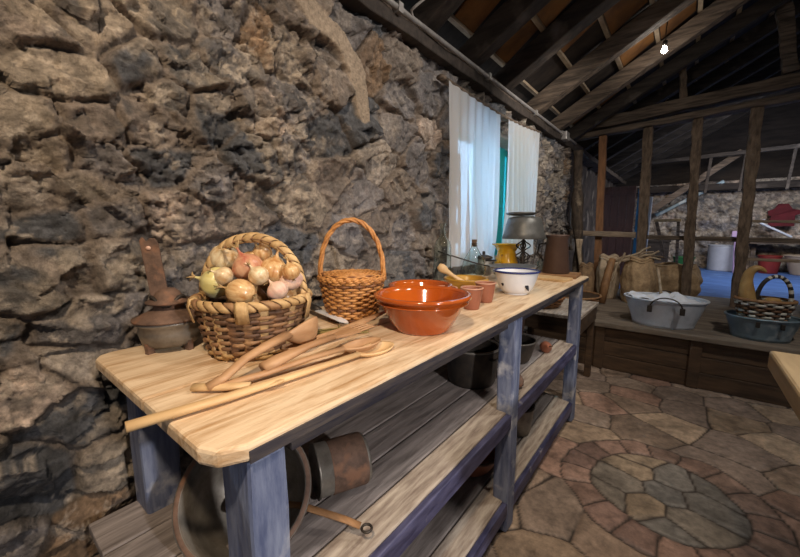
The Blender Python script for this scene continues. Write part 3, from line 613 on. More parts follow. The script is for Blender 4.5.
# onions and garlic, each its own thing; (dx,dy,z,r,kind,tilt,azimuth)
OC = Vector((BX, BY, TZ))
def onion(x, y, z, r, m, lab, tilt, az, sq=1.0, cat='onion', grp='onions in the strip basket'):
    nm = 'garlic_bulb' if cat == 'garlic' else 'onion'
    t = thing(nm, lab, cat, (OC.x+x, OC.y+y, OC.z+z), 0, grp); t.rotation_euler = (tilt, 0, az)
    pr = [(0,-.86),(.12,-.87),(.4,-.80),(.72,-.58),(.95,-.22),(1,.05),(.93,.36),(.72,.65),(.45,.85),(.22,.98),(.11,1.14),(.07,1.34),(.085,1.5),(0,1.5)]
    rf = (lambda a, z_: 1+.02*math.sin(9*a)) if cat != 'garlic' else (lambda a, z_: 1+.09*abs(math.sin(3.5*a))-.05)
    b = MB(); b.lathe([(p*r, q*r*sq) for p, q in pr], 36, rfun=rf); b.obj('bulb', m, t)
    b = MB(); random.seed(int(abs(x)*9999)+3)
    for k in range(5):
        a = random.uniform(0, 6.28); b.tube([(0,0,1.35*r*sq),(.12*r*math.cos(a),.12*r*math.sin(a),1.6*r*sq),(.35*r*math.cos(a),.35*r*math.sin(a),1.75*r*sq+random.uniform(-.2,.2)*r)], [.07*r,.06*r,.02*r], 5, up=None)
    b.obj('dry_top', M['root'], t)
    b = MB()
    for k in range(9):
        a = k*.7; b.tube([(0,0,-.85*r*sq),(.15*r*math.cos(a),.15*r*math.sin(a),-1.0*r*sq),(.24*r*math.cos(a),.24*r*math.sin(a),-1.02*r*sq)], .03*r, 4, up=None)
    b.obj('roots', M['root'], t)
D_ = math.radians
onion(-.030,-.070,.166,.036, M['onion_y'], 'green yellow onion low on the left edge of the basket heap', D_(75), D_(-50))
onion(-.070,-.030,.218,.034, M['onion_w'], 'pale onion topmost on the left of the basket heap', D_(60), D_(60))
onion(-.038,.020,.205,.030, M['onion'], 'small golden onion behind the red one under the handle', D_(30), D_(100))
onion(.012,-.016,.198,.035, M['onion_r'], 'red skinned onion in the middle of the heap', D_(25), D_(-40))
onion(.058,-.060,.152,.029, M['onion'], 'golden onion lying on its side at the front rim of the basket', D_(80), D_(-70), 1.25)
onion(.094,.006,.150,.025, M['garlic'], 'pale pink garlic bulb right of the front golden onion', D_(40), D_(-60), .9, 'garlic', 'garlic in the strip basket')
onion(.040,.030,.186,.036, M['onion'], 'golden onion right of the red onion with a dry top', D_(-15), D_(-20))
onion(.078,.052,.168,.028, M['garlic'], 'pinkish garlic bulb against the right side of the handle', D_(30), D_(30), .9, 'garlic', 'garlic in the strip basket')
onion(-.010,.060,.195,.030, M['onion_w'], 'pale small onion at the back of the heap beneath the handle', D_(10), D_(0))
onion(-.060,.060,.160,.032, M['onion'], 'golden onion deep at the back near the wall', D_(-10), D_(0))
onion(-.020,.040,.228,.024, M['onion'], 'little golden onion highest in the heap right under the hoop', D_(15), D_(40))
onion(-.002,-.066,.182,.022, M['onion_w'], 'tiny pale onion tucked between the green yellow and red onions', D_(60), D_(-30))
onion(.066,-.022,.184,.023, M['onion_w'], 'tiny pale onion resting between the red onion and the garlic bulbs', D_(40), D_(-60))
onion(.098,.040,.190,.021, M['onion'], 'tiny golden onion perched on the garlic at the right of the heap', D_(20), D_(-70))
onion(-.012,-.010,.115,.046, M['onion'], 'golden onion buried under the red onion', 0, 0)
onion(.040,.060,.120,.040, M['onion'], 'golden onion half hidden beneath the back of the heap', 0, 0)
# ------------------------------------------------------------------ lidded wicker basket
WX, WY = -.829, .797
t = thing('wicker_basket', 'small golden wicker basket with flat lid and tall hoop handle', 'basket', (WX,WY,TZ), math.radians(38))
Rw = lambda k: .078+.024*min(1, max(0, k))
b = MB(); b.weave(Rw, .004, .128, 15, 26, .0032, .0044, .0026, (0,0,0,1), seg=4); b.obj('weave', [M['wicker'], M['wicker_d']], t)
b = MB()
for i in range(26):
    a = 2*PI*i/26; b.tube([(Rw(k)*math.cos(a), Rw(k)*math.sin(a), .002+.13*k) for k in np.linspace(0,1,5)], .0028, 6, up=None)
b.obj('stakes', M['wicker_d'], t)
b = MB(); b.lathe([(0,.003),(.076,.003),(.098,.125),(.095,.125),(.073,.006),(0,.006)], 30); b.obj('lining', M['inside'], t)
b = MB()
for k in range(3): b.tube([((.104+.003*math.cos(a*30+k*2))*math.cos(a),(.104+.003*math.cos(a*30+k*2))*math.sin(a),.130+.004*k+.0015*math.sin(a*30+k*2)) for a in np.linspace(0,2*PI,181)[:-1]], .0038, 6, closed=True)
b.obj('rim', M['wicker'], t)
for s_ in (1, -1):
    b = MB()
    for k in range(15):
        r0 = .010+.0064*k; pts = [(r0*math.cos(a), s_*(r0*math.sin(a)+.002), .143+.003*math.cos(k*PI+a*11)*1.0+.006*(1-r0/.105)) for a in np.linspace(0,PI,31)]
        b.tube(pts, .0034, 6, k % 2 if k > 12 else 0, up=None)
    b.tube([(-.104,s_*.002,.143),(0,s_*.002,.150),(.104,s_*.002,.143)], .004, 6)
    b.obj('lid', [M['wicker'], M['wicker_d']], t)
b = MB(); HP = hoop(.102, .190, .125, 0)
for k in range(3):
    pts = []
    for i, p in enumerate(HP):
        a = i*.55+k*2.09; q = PI*i/40; pts.append((p[0]+.0042*math.cos(a)*math.cos(q), p[1]+.0042*math.sin(a), p[2]+.0042*math.cos(a)*math.sin(q)))
    b.tube(pts, .0048, 8, up=None)
b.obj('handle', M['wicker'], t)
# ------------------------------------------------------------------ terracotta bowls
def bowl(name, lab, cat, loc, rb, rt, h_, th, m, rimm=None, n=56, grp=None, rim_r=.005, curve=.5):
    t = thing(name, lab, cat, loc, 0, grp); pr = [(0,0),(rb,0)]
    for k in np.linspace(.06,1,12): pr.append((rb+(rt-rb)*(k**curve), h_*k))
    for k in np.linspace(1,.1,10): pr.append((rb+(rt-rb)*(k**curve)-th, h_*k+(0 if k < 1 else 0)))
    pr += [(rb-th, th), (0, th)]
    b = MB(); b.lathe(pr, n); b.obj('body', m, t)
    b = MB(); b.lathe([(rt-th-rim_r*.4,h_-rim_r*.6),(rt-th/2,h_+rim_r*.5),(rt+rim_r*.7,h_+rim_r*.2),(rt+rim_r*.8,h_-rim_r),(rt-th*.3,h_-rim_r*1.4),(rt-th-rim_r*.4,h_-rim_r*.6)], n); b.obj('rim', rimm or m, t)
    return t
t = bowl('terracotta_bowl', 'large glazed orange terracotta bowl at the front edge of the table', 'bowl', (-.575,.830,TZ), .074, .134, .104, .008, M['terra'], curve=.85, rim_r=.007)
b = MB(); b.lathe([(.1245,.080),(.131,.082),(.1315,.085),(.125,.086)], 56); b.obj('band', M['terra'], t)
bowl('terracotta_bowl', 'second glazed orange bowl half hidden behind the large one', 'bowl', (-.735,1.045,TZ), .065, .112, .088, .008, M['terra'], curve=.8, rim_r=.006)
for lab, x, y in (('small terracotta cup nearest the large orange bowl', -.66, 1.10), ('small terracotta cup in the middle of the three', -.585, 1.155), ('small terracotta cup beside the white enamel bowl', -.600, 1.30)):
    bowl('terracotta_cup', lab, 'cup', (x,y,TZ), .027, .040, .078, .004, M['clay'], M['clay_rim'], 32, 'small terracotta cups', .0025, .8)
# white enamel bowl
t = bowl('enamel_bowl', 'white enamel bowl with dark blue rim and chips', 'bowl', (-.572,1.555,TZ+.006), .050, .096, .098, .003, M['enamel'], M['enamel_blue'], 56, None, .005, .5)
b = MB(); b.lathe([(.046,-.006),(.050,-.006),(.052,.003),(.046,.003)], 40); b.obj('foot_ring', M['enamel'], t)
def chipm(a, z, r, k=1.0):
    kk = z/.098; R_ = .05+.046*kk**.5; b = MB()
    b.lathe([(0,.0012),(r*.6,.0011),(r,0),(0,-.002)], 14, M=T(R_*math.cos(a),R_*math.sin(a),z,rz=a) @ Matrix.Rotation(PI/2-.25,4,'Y') @ Matrix.Diagonal((1.3*k,1,1,1)), rfun=lambda q, z_: 1+.2*math.sin(3*q)); b.obj('chip', M['chip'], t)
chipm(math.radians(-112), .045, .0075); chipm(math.radians(-35), .040, .009, 1.8)
# frying pan
t = thing('frying_pan', 'grey metal frying pan with long handle behind the white enamel bowl', 'frying pan', (-.735,1.93,TZ+.045))
b = MB(); b.lathe([(0,0),(.10,0),(.125,.035),(.130,.036),(.130,.039),(.123,.038),(.098,.003),(0,.003)], 48); b.obj('pan', M['steel'], t)
b = MB(); b.tube([(-.10,-.08,.035),(-.16,-.14,.055),(-.26,-.22,.095),(-.32,-.27,.12)], 1, 8, flat=(.010,.004)); b.obj('handle', M['iron'], t)
bowl('stew_bowl', 'dark metal bowl that the frying pan rests on', 'bowl', (-.735,1.93,TZ), .06, .095, .043, .004, M['iron'], curve=.7)
# ochre bowl and pestle
bowl('ochre_bowl', 'ochre yellow glazed bowl behind the terracotta cups', 'bowl', (-.775,1.47,TZ), .065, .100, .062, .006, M['yellow_d'], curve=.7)
b = MB(); A_ = Vector((-.78,1.50,TZ+.02)); B_ = Vector((-.895,1.42,TZ+.115)); b.tube([A_.lerp(B_, k) for k in np.linspace(0,1,11)], [.010,.013,.012,.010,.009,.009,.010,.013,.019,.021,.013], 14, up=None)
tag(b.obj('pestle', M['stick']), 'pale wooden pestle leaning in the ochre bowl', 'pestle')
# small pot with lid
t = thing('lidded_pot', 'small grey metal pot with dark lid beside the glass flask', 'pot', (-.965,2.05,TZ))
b = MB(); b.lathe([(0,0),(.046,0),(.05,.01),(.05,.11),(.047,.11),(.047,.01),(0,.008)], 32); b.obj('body', M['greymetal'], t)
b = MB(); b.lathe([(0,.128),(.02,.126),(.054,.114),(.056,.106),(.05,.106),(0,.112)], 32); b.lathe([(0,.150),(.009,.146),(.009,.13),(.004,.126),(0,.126)], 14); b.obj('lid', M['iron'], t)
b = MB(); b.tube([(.05*math.cos(-.8),.05*math.sin(-.8),.095),(.085,-.055,.10),(.12,-.09,.105)], .006, 8, up=None); b.obj('handle', M['iron'], t)
# yellow pot
t = thing('yellow_pot', 'yellow enamel pot with flared rim below the window', 'pot', (-.90,2.25,TZ), PI/2)
b = MB(); b.lathe([(0,0),(.055,0),(.07,.02),(.074,.07),(.06,.12),(.056,.14),(.078,.178),(.094,.184),(.094,.189),(.076,.184),(.052,.14),(.056,.12),(.07,.07),(.06,.01),(0,.01)], 40); b.obj('body', M['yellow'], t)
for s_ in (-1, 1):
    b = MB(); b.tube([(.066*s_,0,.12),(.10*s_,0,.125),(.105*s_,0,.09),(.075*s_,0,.07)], .006, 8, up=None); b.obj('handle', M['yellow'], t)
# iron lamp
t = thing('shaded_lamp', 'scrolled iron table lamp with a big grey metal shade', 'lamp', (-.775,2.20,TZ))
b = MB(); b.lathe([(0,0),(.055,0),(.055,.006),(.03,.016),(.012,.03),(.010,.06),(.018,.075),(.010,.09),(.008,.2),(.008,.24),(0,.24)], 28); b.obj('base', M['iron'], t)
for a in (0, PI/2, PI, 1.5*PI):
    b = MB(); pts = []
    for i in range(19):
        q = i/18; pts.append(((.008+.036*math.sin(q*PI*2)**2)*math.cos(a), (.008+.036*math.sin(q*PI*2)**2)*math.sin(a), .085+.13*q))
    b.tube(pts, .004, 6, up=None); b.obj('scroll', M['iron'], t)
b = MB(); b.lathe([(.128,.225),(.131,.228),(.118,.26),(.108,.31),(.098,.345),(.09,.352),(.06,.36),(0,.362),(0,.357),(.085,.348),(.104,.31),(.115,.26),(.126,.226)], 48); b.obj('shade', M['shade'], t)
b = MB(); b.lathe([(0,.362),(.07,.366),(.088,.374),(.090,.382),(.05,.386),(0,.388)], 40, M=T(-.018,-.012,0)); b.obj('shade_cap', M['shade'], t)
for a in (-.55, .05):
    b = MB(); b.tube([(.12*math.cos(a),.12*math.sin(a),.228),(.11*math.cos(a),.11*math.sin(a),.15),(.09*math.cos(a),.09*math.sin(a),.05),(.05*math.cos(a),.05*math.sin(a),.006)], .0022, 6, up=None); b.obj('wire', M['iron'], t)
# brown tapered can on boards
b = MB(); b.box((-.13,-.10,0),(.13,.10,.020), M=T(rz=.06)); o = b.obj('chopping_board', M['tray'], None, bevel=.005); o.location = (-.60,2.285,TZ); tag(o, 'reddish wooden chopping board at the far end of the table', 'chopping board')
b = MB(); b.box((-.11,-.06,0),(.10,.06,.016), M=T(rz=-.2)); o = b.obj('chopping_board', M['stick'], None, bevel=.004); o.location = (-.575,2.10,TZ); tag(o, 'pale small wooden board in front of the reddish one', 'chopping board')
t = thing('milk_can', 'tall brown tapered metal can at the far end of the table', 'can', (-.60,2.285,TZ+.020))
b = MB(); b.lathe([(0,0),(.076,0),(.078,.006),(.060,.205),(.064,.215),(.064,.224),(.058,.222),(.054,.20),(.072,.01),(0,.008)], 40); b.obj('body', M['brown_pot'], t)
b = MB(); b.lathe([(.066,.222),(.067,.228),(.04,.232),(0,.233),(0,.222)], 36); b.obj('lid', M['brown_pot'], t)
b = MB(); b.tube([(-.062,-.01,.18),(-.10,-.015,.17),(-.108,-.016,.12),(-.072,-.011,.07)], .005, 8, up=None); b.obj('handle', M['iron'], t)
# glass bottles
def glassware(name, lab, loc, prof, th, stop=None):
    t = thing(name, lab, 'bottle', loc); inner = [(max(r-th, .0015), z+ (th if i < 2 else 0)) for i, (r, z) in enumerate(prof[1:])]
    b = MB(); b.lathe(prof+list(reversed(inner))+[(0, inner[0][1])], 40); b.obj('glass', M['glass'], t)
    if stop: b = MB(); b.lathe([(0,stop[1]),(stop[0],stop[1]),(stop[0]*1.15,stop[2]),(0,stop[2])], 20); b.obj('stopper', M['cork'], t)
glassware('glass_bottle', 'tall clear glass bottle standing against the stone wall', (-.985,1.60,TZ), [(0,0),(.043,0),(.046,.01),(.046,.19),(.038,.22),(.018,.245),(.014,.26),(.014,.30),(.018,.302),(.018,.312),(.014,.314)], .003)
glassware('glass_flask', 'round bellied clear glass flask with dark stopper', (-.94,1.87,TZ), [(0,0),(.055,0),(.066,.02),(.068,.06),(.058,.11),(.032,.155),(.018,.18),(.016,.20),(.019,.203)], .003, (.013,.185,.225))
t = glassware('vinegar_bottle', 'little clear bottle between the iron lamp and the brown can', (-.70,2.31,TZ), [(0,0),(.018,0),(.02,.01),(.02,.07),(.009,.09),(.008,.11),(.010,.112)], .002, (.007,.10,.122))
# ------------------------------------------------------------------ wooden spoons
def spoon(name, lab, pts, rad, headlen, headw, m, kind='spoon', flat=.45, cat='spoon', hook=None, roll=0.0):
    """handle tube with a modelled bowl / fork / paddle head at its end"""
    t = thing(name, lab, cat, pts[0], 0, 'carved wooden utensils on the table' if cat != 'stick' else None)
    P0 = Vector(pts[0]); L_ = [Vector(p)-P0 for p in pts]
    b = MB(); b.tube(L_, rad, 10, up=(0,0,1), flat=(1.25,.8)); b.obj('handle', m, t)
    d = (L_[-1]-L_[-2]).normalized(); sd = d.cross(Vector((0,0,1))).normalized(); up = sd.cross(d).normalized()
    up = (up*math.cos(roll)+sd*math.sin(roll)); sd = d.cross(up).normalized()
    H = Matrix(((sd.x,d.x,up.x,L_[-1].x),(sd.y,d.y,up.y,L_[-1].y),(sd.z,d.z,up.z,L_[-1].z),(0,0,0,1)))
    b = MB(); nu, nv = 24, 12; a, c = headw/2, headlen/2
    if kind == 'spoon':
        vs = []; fs = []
        def pt(rr, th, dep, dz):
            x = a*rr*math.cos(th); y = c+c*1.03*rr*math.sin(th); y_ = y/headlen
            taper = 1-.18*max(0, .5-y_)*2
            return (x*taper, y-.004, -dep*(1-rr**2)+dz)
        dep = a*flat*1.5
        for j in range(nv+1):
            for i in range(nu): vs.append(pt(1-j/nv*.999, 2*PI*i/nu, dep*.78, .003))
        for j in range(nv+1):
            for i in range(nu): vs.append(pt(1-j/nv*.999, 2*PI*i/nu, dep, -.0015))
        k = (nv+1)*nu
        for j in range(nv):
            for i in range(nu):
                q = (i+1) % nu; fs.append((j*nu+i, j*nu+q, (j+1)*nu+q, (j+1)*nu+i)); fs.append((k+j*nu+i, k+(j+1)*nu+i, k+(j+1)*nu+q, k+j*nu+q))
        for i in range(nu): q = (i+1) % nu; fs.append((i, k+i, k+q, q))
        b.add(vs, fs, 0, True, H)
    elif kind == 'fork':
        pl = [(-.3*a,0),(-.8*a,.22*headlen),(-a,.5*headlen)]
        tin = 4; wt = 2*a/(tin*2-1); y1 = .5*headlen
        out = [(-.3*a,-.01),(-.85*a,.2*headlen),(-a,y1)]; out2 = [(a,y1),(.85*a,.2*headlen),(.3*a,-.01)]
        pl = out+out2; n = len(pl); b.add([(x,y,-.003) for x,y in pl]+[(x,y,.003) for x,y in pl], [tuple(range(n)), tuple(reversed(range(n,2*n)))]+[(i,i+n,(i+1)%n+n,(i+1)%n) for i in range(n)], 0, False, H)
        for i in range(tin):
            x = -a+wt*(2*i+.5); b.tube([(x,y1-.004,0),(x,y1+.3*headlen,-.001),(x*.96,headlen*1.0,-.004)], [wt*.55,wt*.5,wt*.22], 8, M=H, flat=(1,.7))
    elif kind == 'paddle':
        n = 12; ring = []
        for i in range(n+1):
            k = i/n; wv_ = a*(.35+.65*math.sin(min(1,k*1.6)*PI/2))*(1-max(0,k-.55)/.45)**.75 if k < 1 else 0.0006
            ring.append((max(wv_,.0008), headlen*k, -.002+.010*k*k))
        vs = []; fs = []
        for w_, y, z in ring: vs += [(-w_,y,z-.001),(-w_*.5,y,z-.0035),(w_*.5,y,z-.0035),(w_,y,z-.001),(w_*.5,y,z+.002),(-w_*.5,y,z+.002)]
        for i in range(n):
            for j in range(6): fs.append((i*6+j, i*6+(j+1)%6, i*6+6+(j+1)%6, i*6+6+j))
        fs.append((5,4,3,2,1,0)); b.add(vs, fs, 0, True, H)
    b.obj('head', m, t, bevel=0.001 if kind == 'fork' else 0)
    return t
z0 = TZ
spoon('long_wooden_spoon', 'longest wooden spoon with its handle end overhanging the left table edge', [(-.598,.128,z0+.010),(-.575,.27,z0+.010),(-.562,.40,z0+.010),(-.550,.545,z0+.010)], [.0095,.0085,.0075,.007], .110, .052, M['stick'], roll=.1)
spoon('wooden_spoon', 'wooden spoon with oval bowl lying just above the longest one', [(-.628,.275,z0+.010),(-.612,.36,z0+.012),(-.597,.45,z0+.018),(-.582,.53,z0+.020)], [.008,.007,.0065,.007], .105, .056, M['spoon'])
spoon('wooden_fork', 'wooden fork with four tines among the spoons', [(-.622,.355,z0+.020),(-.622,.39,z0+.026),(-.620,.46,z0+.036),(-.618,.535,z0+.040)], [.013,.014,.009,.008], .125, .046, M['spoon'], 'fork', cat='fork')
spoon('wooden_spoon', 'wooden spoon with its pointed end reaching toward the large orange bowl', [(-.690,.805,z0+.040),(-.685,.70,z0+.032),(-.680,.60,z0+.026),(-.682,.53,z0+.024)], [.004,.010,.0085,.008], .095, .046, M['spoon'])
spoon('wooden_ladle', 'deep wooden ladle with a curved handle leaning on the strip basket', [(-.640,.258,z0+.010),(-.632,.285,z0+.022),(-.640,.33,z0+.042),(-.655,.385,z0+.050),(-.680,.45,z0+.052)], [.010,.009,.0085,.010,.012], .120, .072, M['spoon'], flat=.75, roll=-.7)
spoon('wooden_spatula', 'short wooden spatula end at the left of the utensils beneath the ladle', [(-.665,.245,z0+.008),(-.640,.262,z0+.009),(-.61,.29,z0+.009),(-.59,.31,z0+.009)], [.009,.008,.008,.008], .06, .03, M['stick'], 'paddle', cat='spatula')
# knife and straw
t = thing('kitchen_knife', 'kitchen knife with a pale blade lying between the two baskets', 'knife', (-.738,.690,z0+.016), math.radians(170))
b = MB(); pl = [(0,0),(.03,.010),(.17,.014),(.17,-.016),(.04,-.016),(.012,-.010)]; n = len(pl)
b.add([(x,y,0) for x,y in pl]+[(x,y,.0022) for x,y in pl], [tuple(reversed(range(n))), tuple(range(n,2*n))]+[(i,(i+1)%n,(i+1)%n+n,i+n) for i in range(n)], 0, False, T(ry=-.06)); b.obj('blade', M['enamel'], t)
b = MB(); b.tube([(.168,-.001,.012),(.20,-.001,.014),(.25,-.003,.016),(.27,-.006,.016)], [.010,.011,.011,.008], 10); b.obj('handle', M['iron'], t)
b = MB(); random.seed(3)
for k in range(60):
    x = random.uniform(-.026,.026); q = random.uniform(.05,.08); zz = random.uniform(.003,.013)*(1-abs(x)/.04); b.tube([(-q,x*1.3,zz),(0,x*.7,zz+.002),(q,x*1.3,zz)], .0016, 4, M=T(rz=1.0))
b.tube([(.0,-.022,.003),(.0,-.012,.017),(0,.012,.017),(0,.022,.003),(0,0,.001)], .003, 6, M=T(rz=1.0), up=None, closed=True)
o = b.obj('straw_bundle', M['straw']); o.location = (-.735,.655,z0); tag(o, 'small tied bundle of dried straw under the knife tip', 'straw bundle')
# ------------------------------------------------------------------ on the middle shelf
SZ = .492
t = thing('iron_cauldron', 'big dark cauldron tipped on its side on the middle shelf', 'cauldron', (-.69,.345,SZ+.108))
Mx = Vector((.52,-.46,.70)).to_track_quat('Z','Y').to_matrix().to_4x4() @ Matrix.Scale(.88,4)
b = MB(); b.lathe([(0,-.12),(.07,-.115),(.115,-.085),(.135,-.03),(.140,.035),(.152,.042),(.152,.050),(.138,.050),(.130,-.03),(.11,-.08),(.065,-.108),(0,-.112)], 56, M=Mx); b.obj('body', M['greymetal'], t)
b = MB(); b.lathe([(.1375,.049),(.148,.053),(.153,.046),(.148,.041),(.1375,.049)], 56, M=Mx); b.obj('rim', M['rust'], t)
t = thing('skimmer', 'flat iron skimmer with hooked handle lying out of the cauldron', 'skimmer', (-.60,.43,SZ+.060))
b = MB(); b.tube([(-.10,-.05,.0),(-.02,-.005,.005),(.07,.045,-.015),(.10,.062,-.026)], 1, 8, flat=(.010,.003)); b.obj('handle', M['tray'], t)
b = MB(); b.tube([(.112+.011*math.cos(a),.069+.011*math.sin(a),-.030) for a in np.linspace(0,2*PI,16)[:-1]], .003, 6, closed=True); b.obj('hook', M['iron'], t)
b = MB(); b.lathe([(0,.0),(.03,.002),(.042,.008),(.044,.012),(.038,.010),(.0,.005)], 26, M=T(-.135,-.068,-.004,rx=.2)); b.obj('disc', M['rust'], t)
t = thing('tin_drum', 'round grey tin lying on its side behind the cauldron', 'tin', (-.655,.575,SZ+.068))
Mx = Matrix.Rotation(math.radians(-25),4,'Z') @ Matrix.Rotation(math.radians(90),4,'X')
b = MB(); b.lathe([(0,-.065),(.062,-.065),(.064,-.06),(.064,.06),(.067,.063),(.067,.068),(.062,.068),(.062,.06),(0,.058)], 44, M=Mx); b.obj('body', M['greymetal'], t)
b = MB(); b.lathe([(.0643,-.058),(.0652,-.055),(.0652,.03),(.0643,.033)], 44, M=Mx); b.obj('band', M['rust'], t)
t = bowl('stock_pot', 'large dark iron pot on the middle shelf behind the centre leg', 'pot', (-.70,1.40,SZ), .10, .118, .165, .005, M['iron'], M['greymetal'], 48, None, .005, .6)
b = MB(); b.tube([(.118*math.cos(a),.118*math.sin(a),.13) for a in np.linspace(-.4,-.4,1)]+[(.14,-.03,.135),(.14,.03,.135),(.118,.05,.13)], .005, 6, up=None); b.obj('handle', M['iron'], t)
bowl('iron_pot', 'smaller dark bowl on the middle shelf right of the centre leg', 'pot', (-.64,1.76,SZ), .065, .105, .115, .005, M['iron'], M['greymetal'], 40, None, .004, .6)
bowl('iron_pot', 'round dark pot stacked behind the small brown gourds', 'pot', (-.80,2.10,SZ), .07, .09, .14, .005, M['brown_pot'], M['iron'], 40, None, .004, .6)
for lab, x, y, k, rx in (('small brown gourd with upright neck beside the centre leg', -.515, 1.45, 1.0, 0), ('small brown gourd lying near the far leg on the middle shelf', -.545, 1.98, .95, 1.2)):
    t = thing('dried_gourd', lab, 'gourd', (x,y,SZ+(.0 if rx == 0 else .03)), .6, 'small brown gourds'); b = MB()
    b.lathe([(q*k, z*k+(0 if rx == 0 else -.03)) for q, z in [(0,0),(.018,.001),(.032,.014),(.034,.03),(.026,.048),(.014,.062),(.011,.075),(.007,.083),(0,.084)]], 28, M=Matrix.Rotation(rx,4,'X')); b.obj('fruit', M['rust'] if rx == 0 else M['clay'], t)
    b = MB(); b.tube([(0,0,.08*k+(0 if rx == 0 else -.03)),(.003,0,.098*k+(0 if rx == 0 else -.03)),(.010,0,.11*k+(0 if rx == 0 else -.03))], .003, 6, M=Matrix.Rotation(rx,4,'X'), up=None); b.obj('stem', M['cork'], t)
bowl('low_basin', 'brown clay basin on the lowest shelf by the centre leg', 'basin', (-.66,1.33,.13), .08, .13, .09, .007, M['clay'], M['brown_pot'], 44, None, .006, .7)
t = bowl('grey_jar', 'round grey jar on the lowest shelf near the far leg', 'jar', (-.60,1.72,.13), .06, .085, .15, .005, M['greymetal'], M['iron'], 40, None, .005, .4)
# ------------------------------------------------------------------ behind the far end of the table: stool shelf, flat basket
t = thing('side_stand', 'low pale topped wooden stand just past the table end', 'stand', (-.82,2.78,0))
b = MB(); b.box((-.20,-.30,.575),(.34,.32,.60)); b.obj('top', M['shelf_pale'], t, bevel=.005)
for x, y in ((-.18,-.26),(.28,-.26),(-.18,.26),(.28,.26)):
    b = MB(); b.box((x,y,0),(x+.045,y+.045,.575)); b.obj('leg', M['ledge_front'], t, bevel=.004)
b = MB(); b.box((-.15,-.26,.47),(.30,-.24,.575)); b.box((.325,-.24,.47),(.335,.28,.575)); b.obj('apron', M['ledge_front'], t)
def flat_basket(lab, loc, r0, r1, h_, rows, mats_, cat='basket', handle=False, sx=1, grp=None, stakes=24, rz=0):
    t = thing('woven_basket', lab, cat, loc, rz, grp); Rf = lambda k: r0+(r1-r0)*min(1, max(0, k))**.7
    b = MB(); b.weave(Rf, .004, h_, rows, stakes, r1*.035, h_/rows*.52, .004, tuple(range(len(mats_))), sx=sx); b.obj('weave', mats_, t)
    b = MB(); b.lathe([(0,.003),(r0*.96,.003),(r1*.95,h_-.004),(r1*.93,h_-.004),(r0*.92,.008),(0,.008)], 30, sx=sx); b.obj('lining', M['inside'], t)
    b = MB(); b.tube([(r1*math.cos(a)*sx,r1*math.sin(a),h_) for a in np.linspace(0,2*PI,61)[:-1]], .009, 8, closed=True); b.obj('rim', mats_[0], t)
    return t
flat_basket('shallow brown basket standing on the pale stand past the table end', (-.80,2.68,.60), .12, .16, .07, 6, [M['wicker_d'], M['tray']])
flat_basket('wide round basket on the raised platform left of the zinc tub', (-.80,3.62,.40), .17, .25, .15, 9, [M['strip_m'], M['wicker_d']])
# ------------------------------------------------------------------ tubs on the ledge
def oval_tub(name, lab, loc, a0, a1, ratio, h_, m, rz=0):
    t = thing(name, lab, 'tub', loc, rz); 
    b = MB(); b.lathe([(0,.012),(a0-.012,.012),(a0-.008,0),(a0,.0),(a0+.002,.02)]+[(a0+(a1-a0)*k,.02+(h_-.02)*k) for k in np.linspace(.1,1,8)]+[(a1-.004,h_)]+[(a0+(a1-a0)*k-.005,.02+(h_-.02)*k) for k in np.linspace(.95,.1,7)]+[(a0-.01,.022),(0,.022)], 64, sy=ratio); b.obj('body', m, t)
    b = MB(); b.tube([(a1*math.cos(q),a1*ratio*math.sin(q),h_) for q in np.linspace(0,2*PI,65)[:-1]], .008, 8, closed=True); b.obj('rim', m, t)
    return t
T1 = (-.085,3.52,.40)
t = oval_tub('zinc_tub', 'large oval grey zinc tub filled with white cloth on the platform', T1, .205, .272, .78, .215, M['zinc'], .0)
b = MB(); b.tube([(.10*math.cos(q)+.02,-.218-.012*math.sin(q),.165+.085*math.sin(q)) for q in np.linspace(0,PI,16)], .005, 8, up=None); b.obj('handle', M['iron'], t)
b = MB()
for x in (-.08,.12): b.box((x-.016,-.228,.13),(x+.016,-.200,.18))
b.obj('handle_bracket', M['iron'], t, bevel=.003)
b = MB(); b.tube([(.08*math.cos(q),.222+.01*math.sin(q),.17+.07*math.sin(q)) for q in np.linspace(0,PI,16)], .005, 8, up=None); b.obj('handle', M['iron'], t)
# cloth heap
nx, ny = 60, 44; vs = []; fs = []
for i in range(nx+1):
    for j in range(ny+1):
        a = 2*PI*j/ny; r = i/nx; x = r*.250*math.cos(a); y = r*.195*math.sin(a)
        z = .222+.030*(1-r*r)*math.sin(9*x/.3+2)*math.cos(13*y/.3)+.020*math.sin(22*x+9*y)+.012*math.sin(37*y-20*x)-.012*r
        vs.append((x,y,z))
for i in range(nx):
    for j in range(ny): fs.append((i*(ny+1)+j,(i+1)*(ny+1)+j,(i+1)*(ny+1)+j+1,i*(ny+1)+j+1))
b = MB(); b.add(vs, fs, 0, True); o = b.obj('washing_cloth', M['cloth_w']); o.location = T1; tag(o, 'crumpled white cloth heaped inside the large zinc tub', 'cloth')
sm_ = o.modifiers.new('thick', 'SOLIDIFY'); sm_.thickness = .006
b = MB(); b.tube([(0,0,.17),(-.02,.03,.27),(-.05,.06,.42)], [.012,.011,.010], 10, up=None); o = b.obj('washing_stick', M['branch']); o.location = (T1[0]-.02,T1[1]+.10,T1[2]+.02); tag(o, 'thin wooden stick standing up out of the white cloth', 'stick')
T2 = (.475,3.50,.40)
t = oval_tub('zinc_tub', 'smaller blue grey tub holding the gourd basket on the platform', T2, .155, .195, .80, .155, M['zinc_blue'], .1)
b = MB()
for x in (-.05,.07): b.box((x-.01,-.158,.10),(x+.01,-.142,.14))
b.obj('handle_bracket', M['iron'], t, bevel=.003)
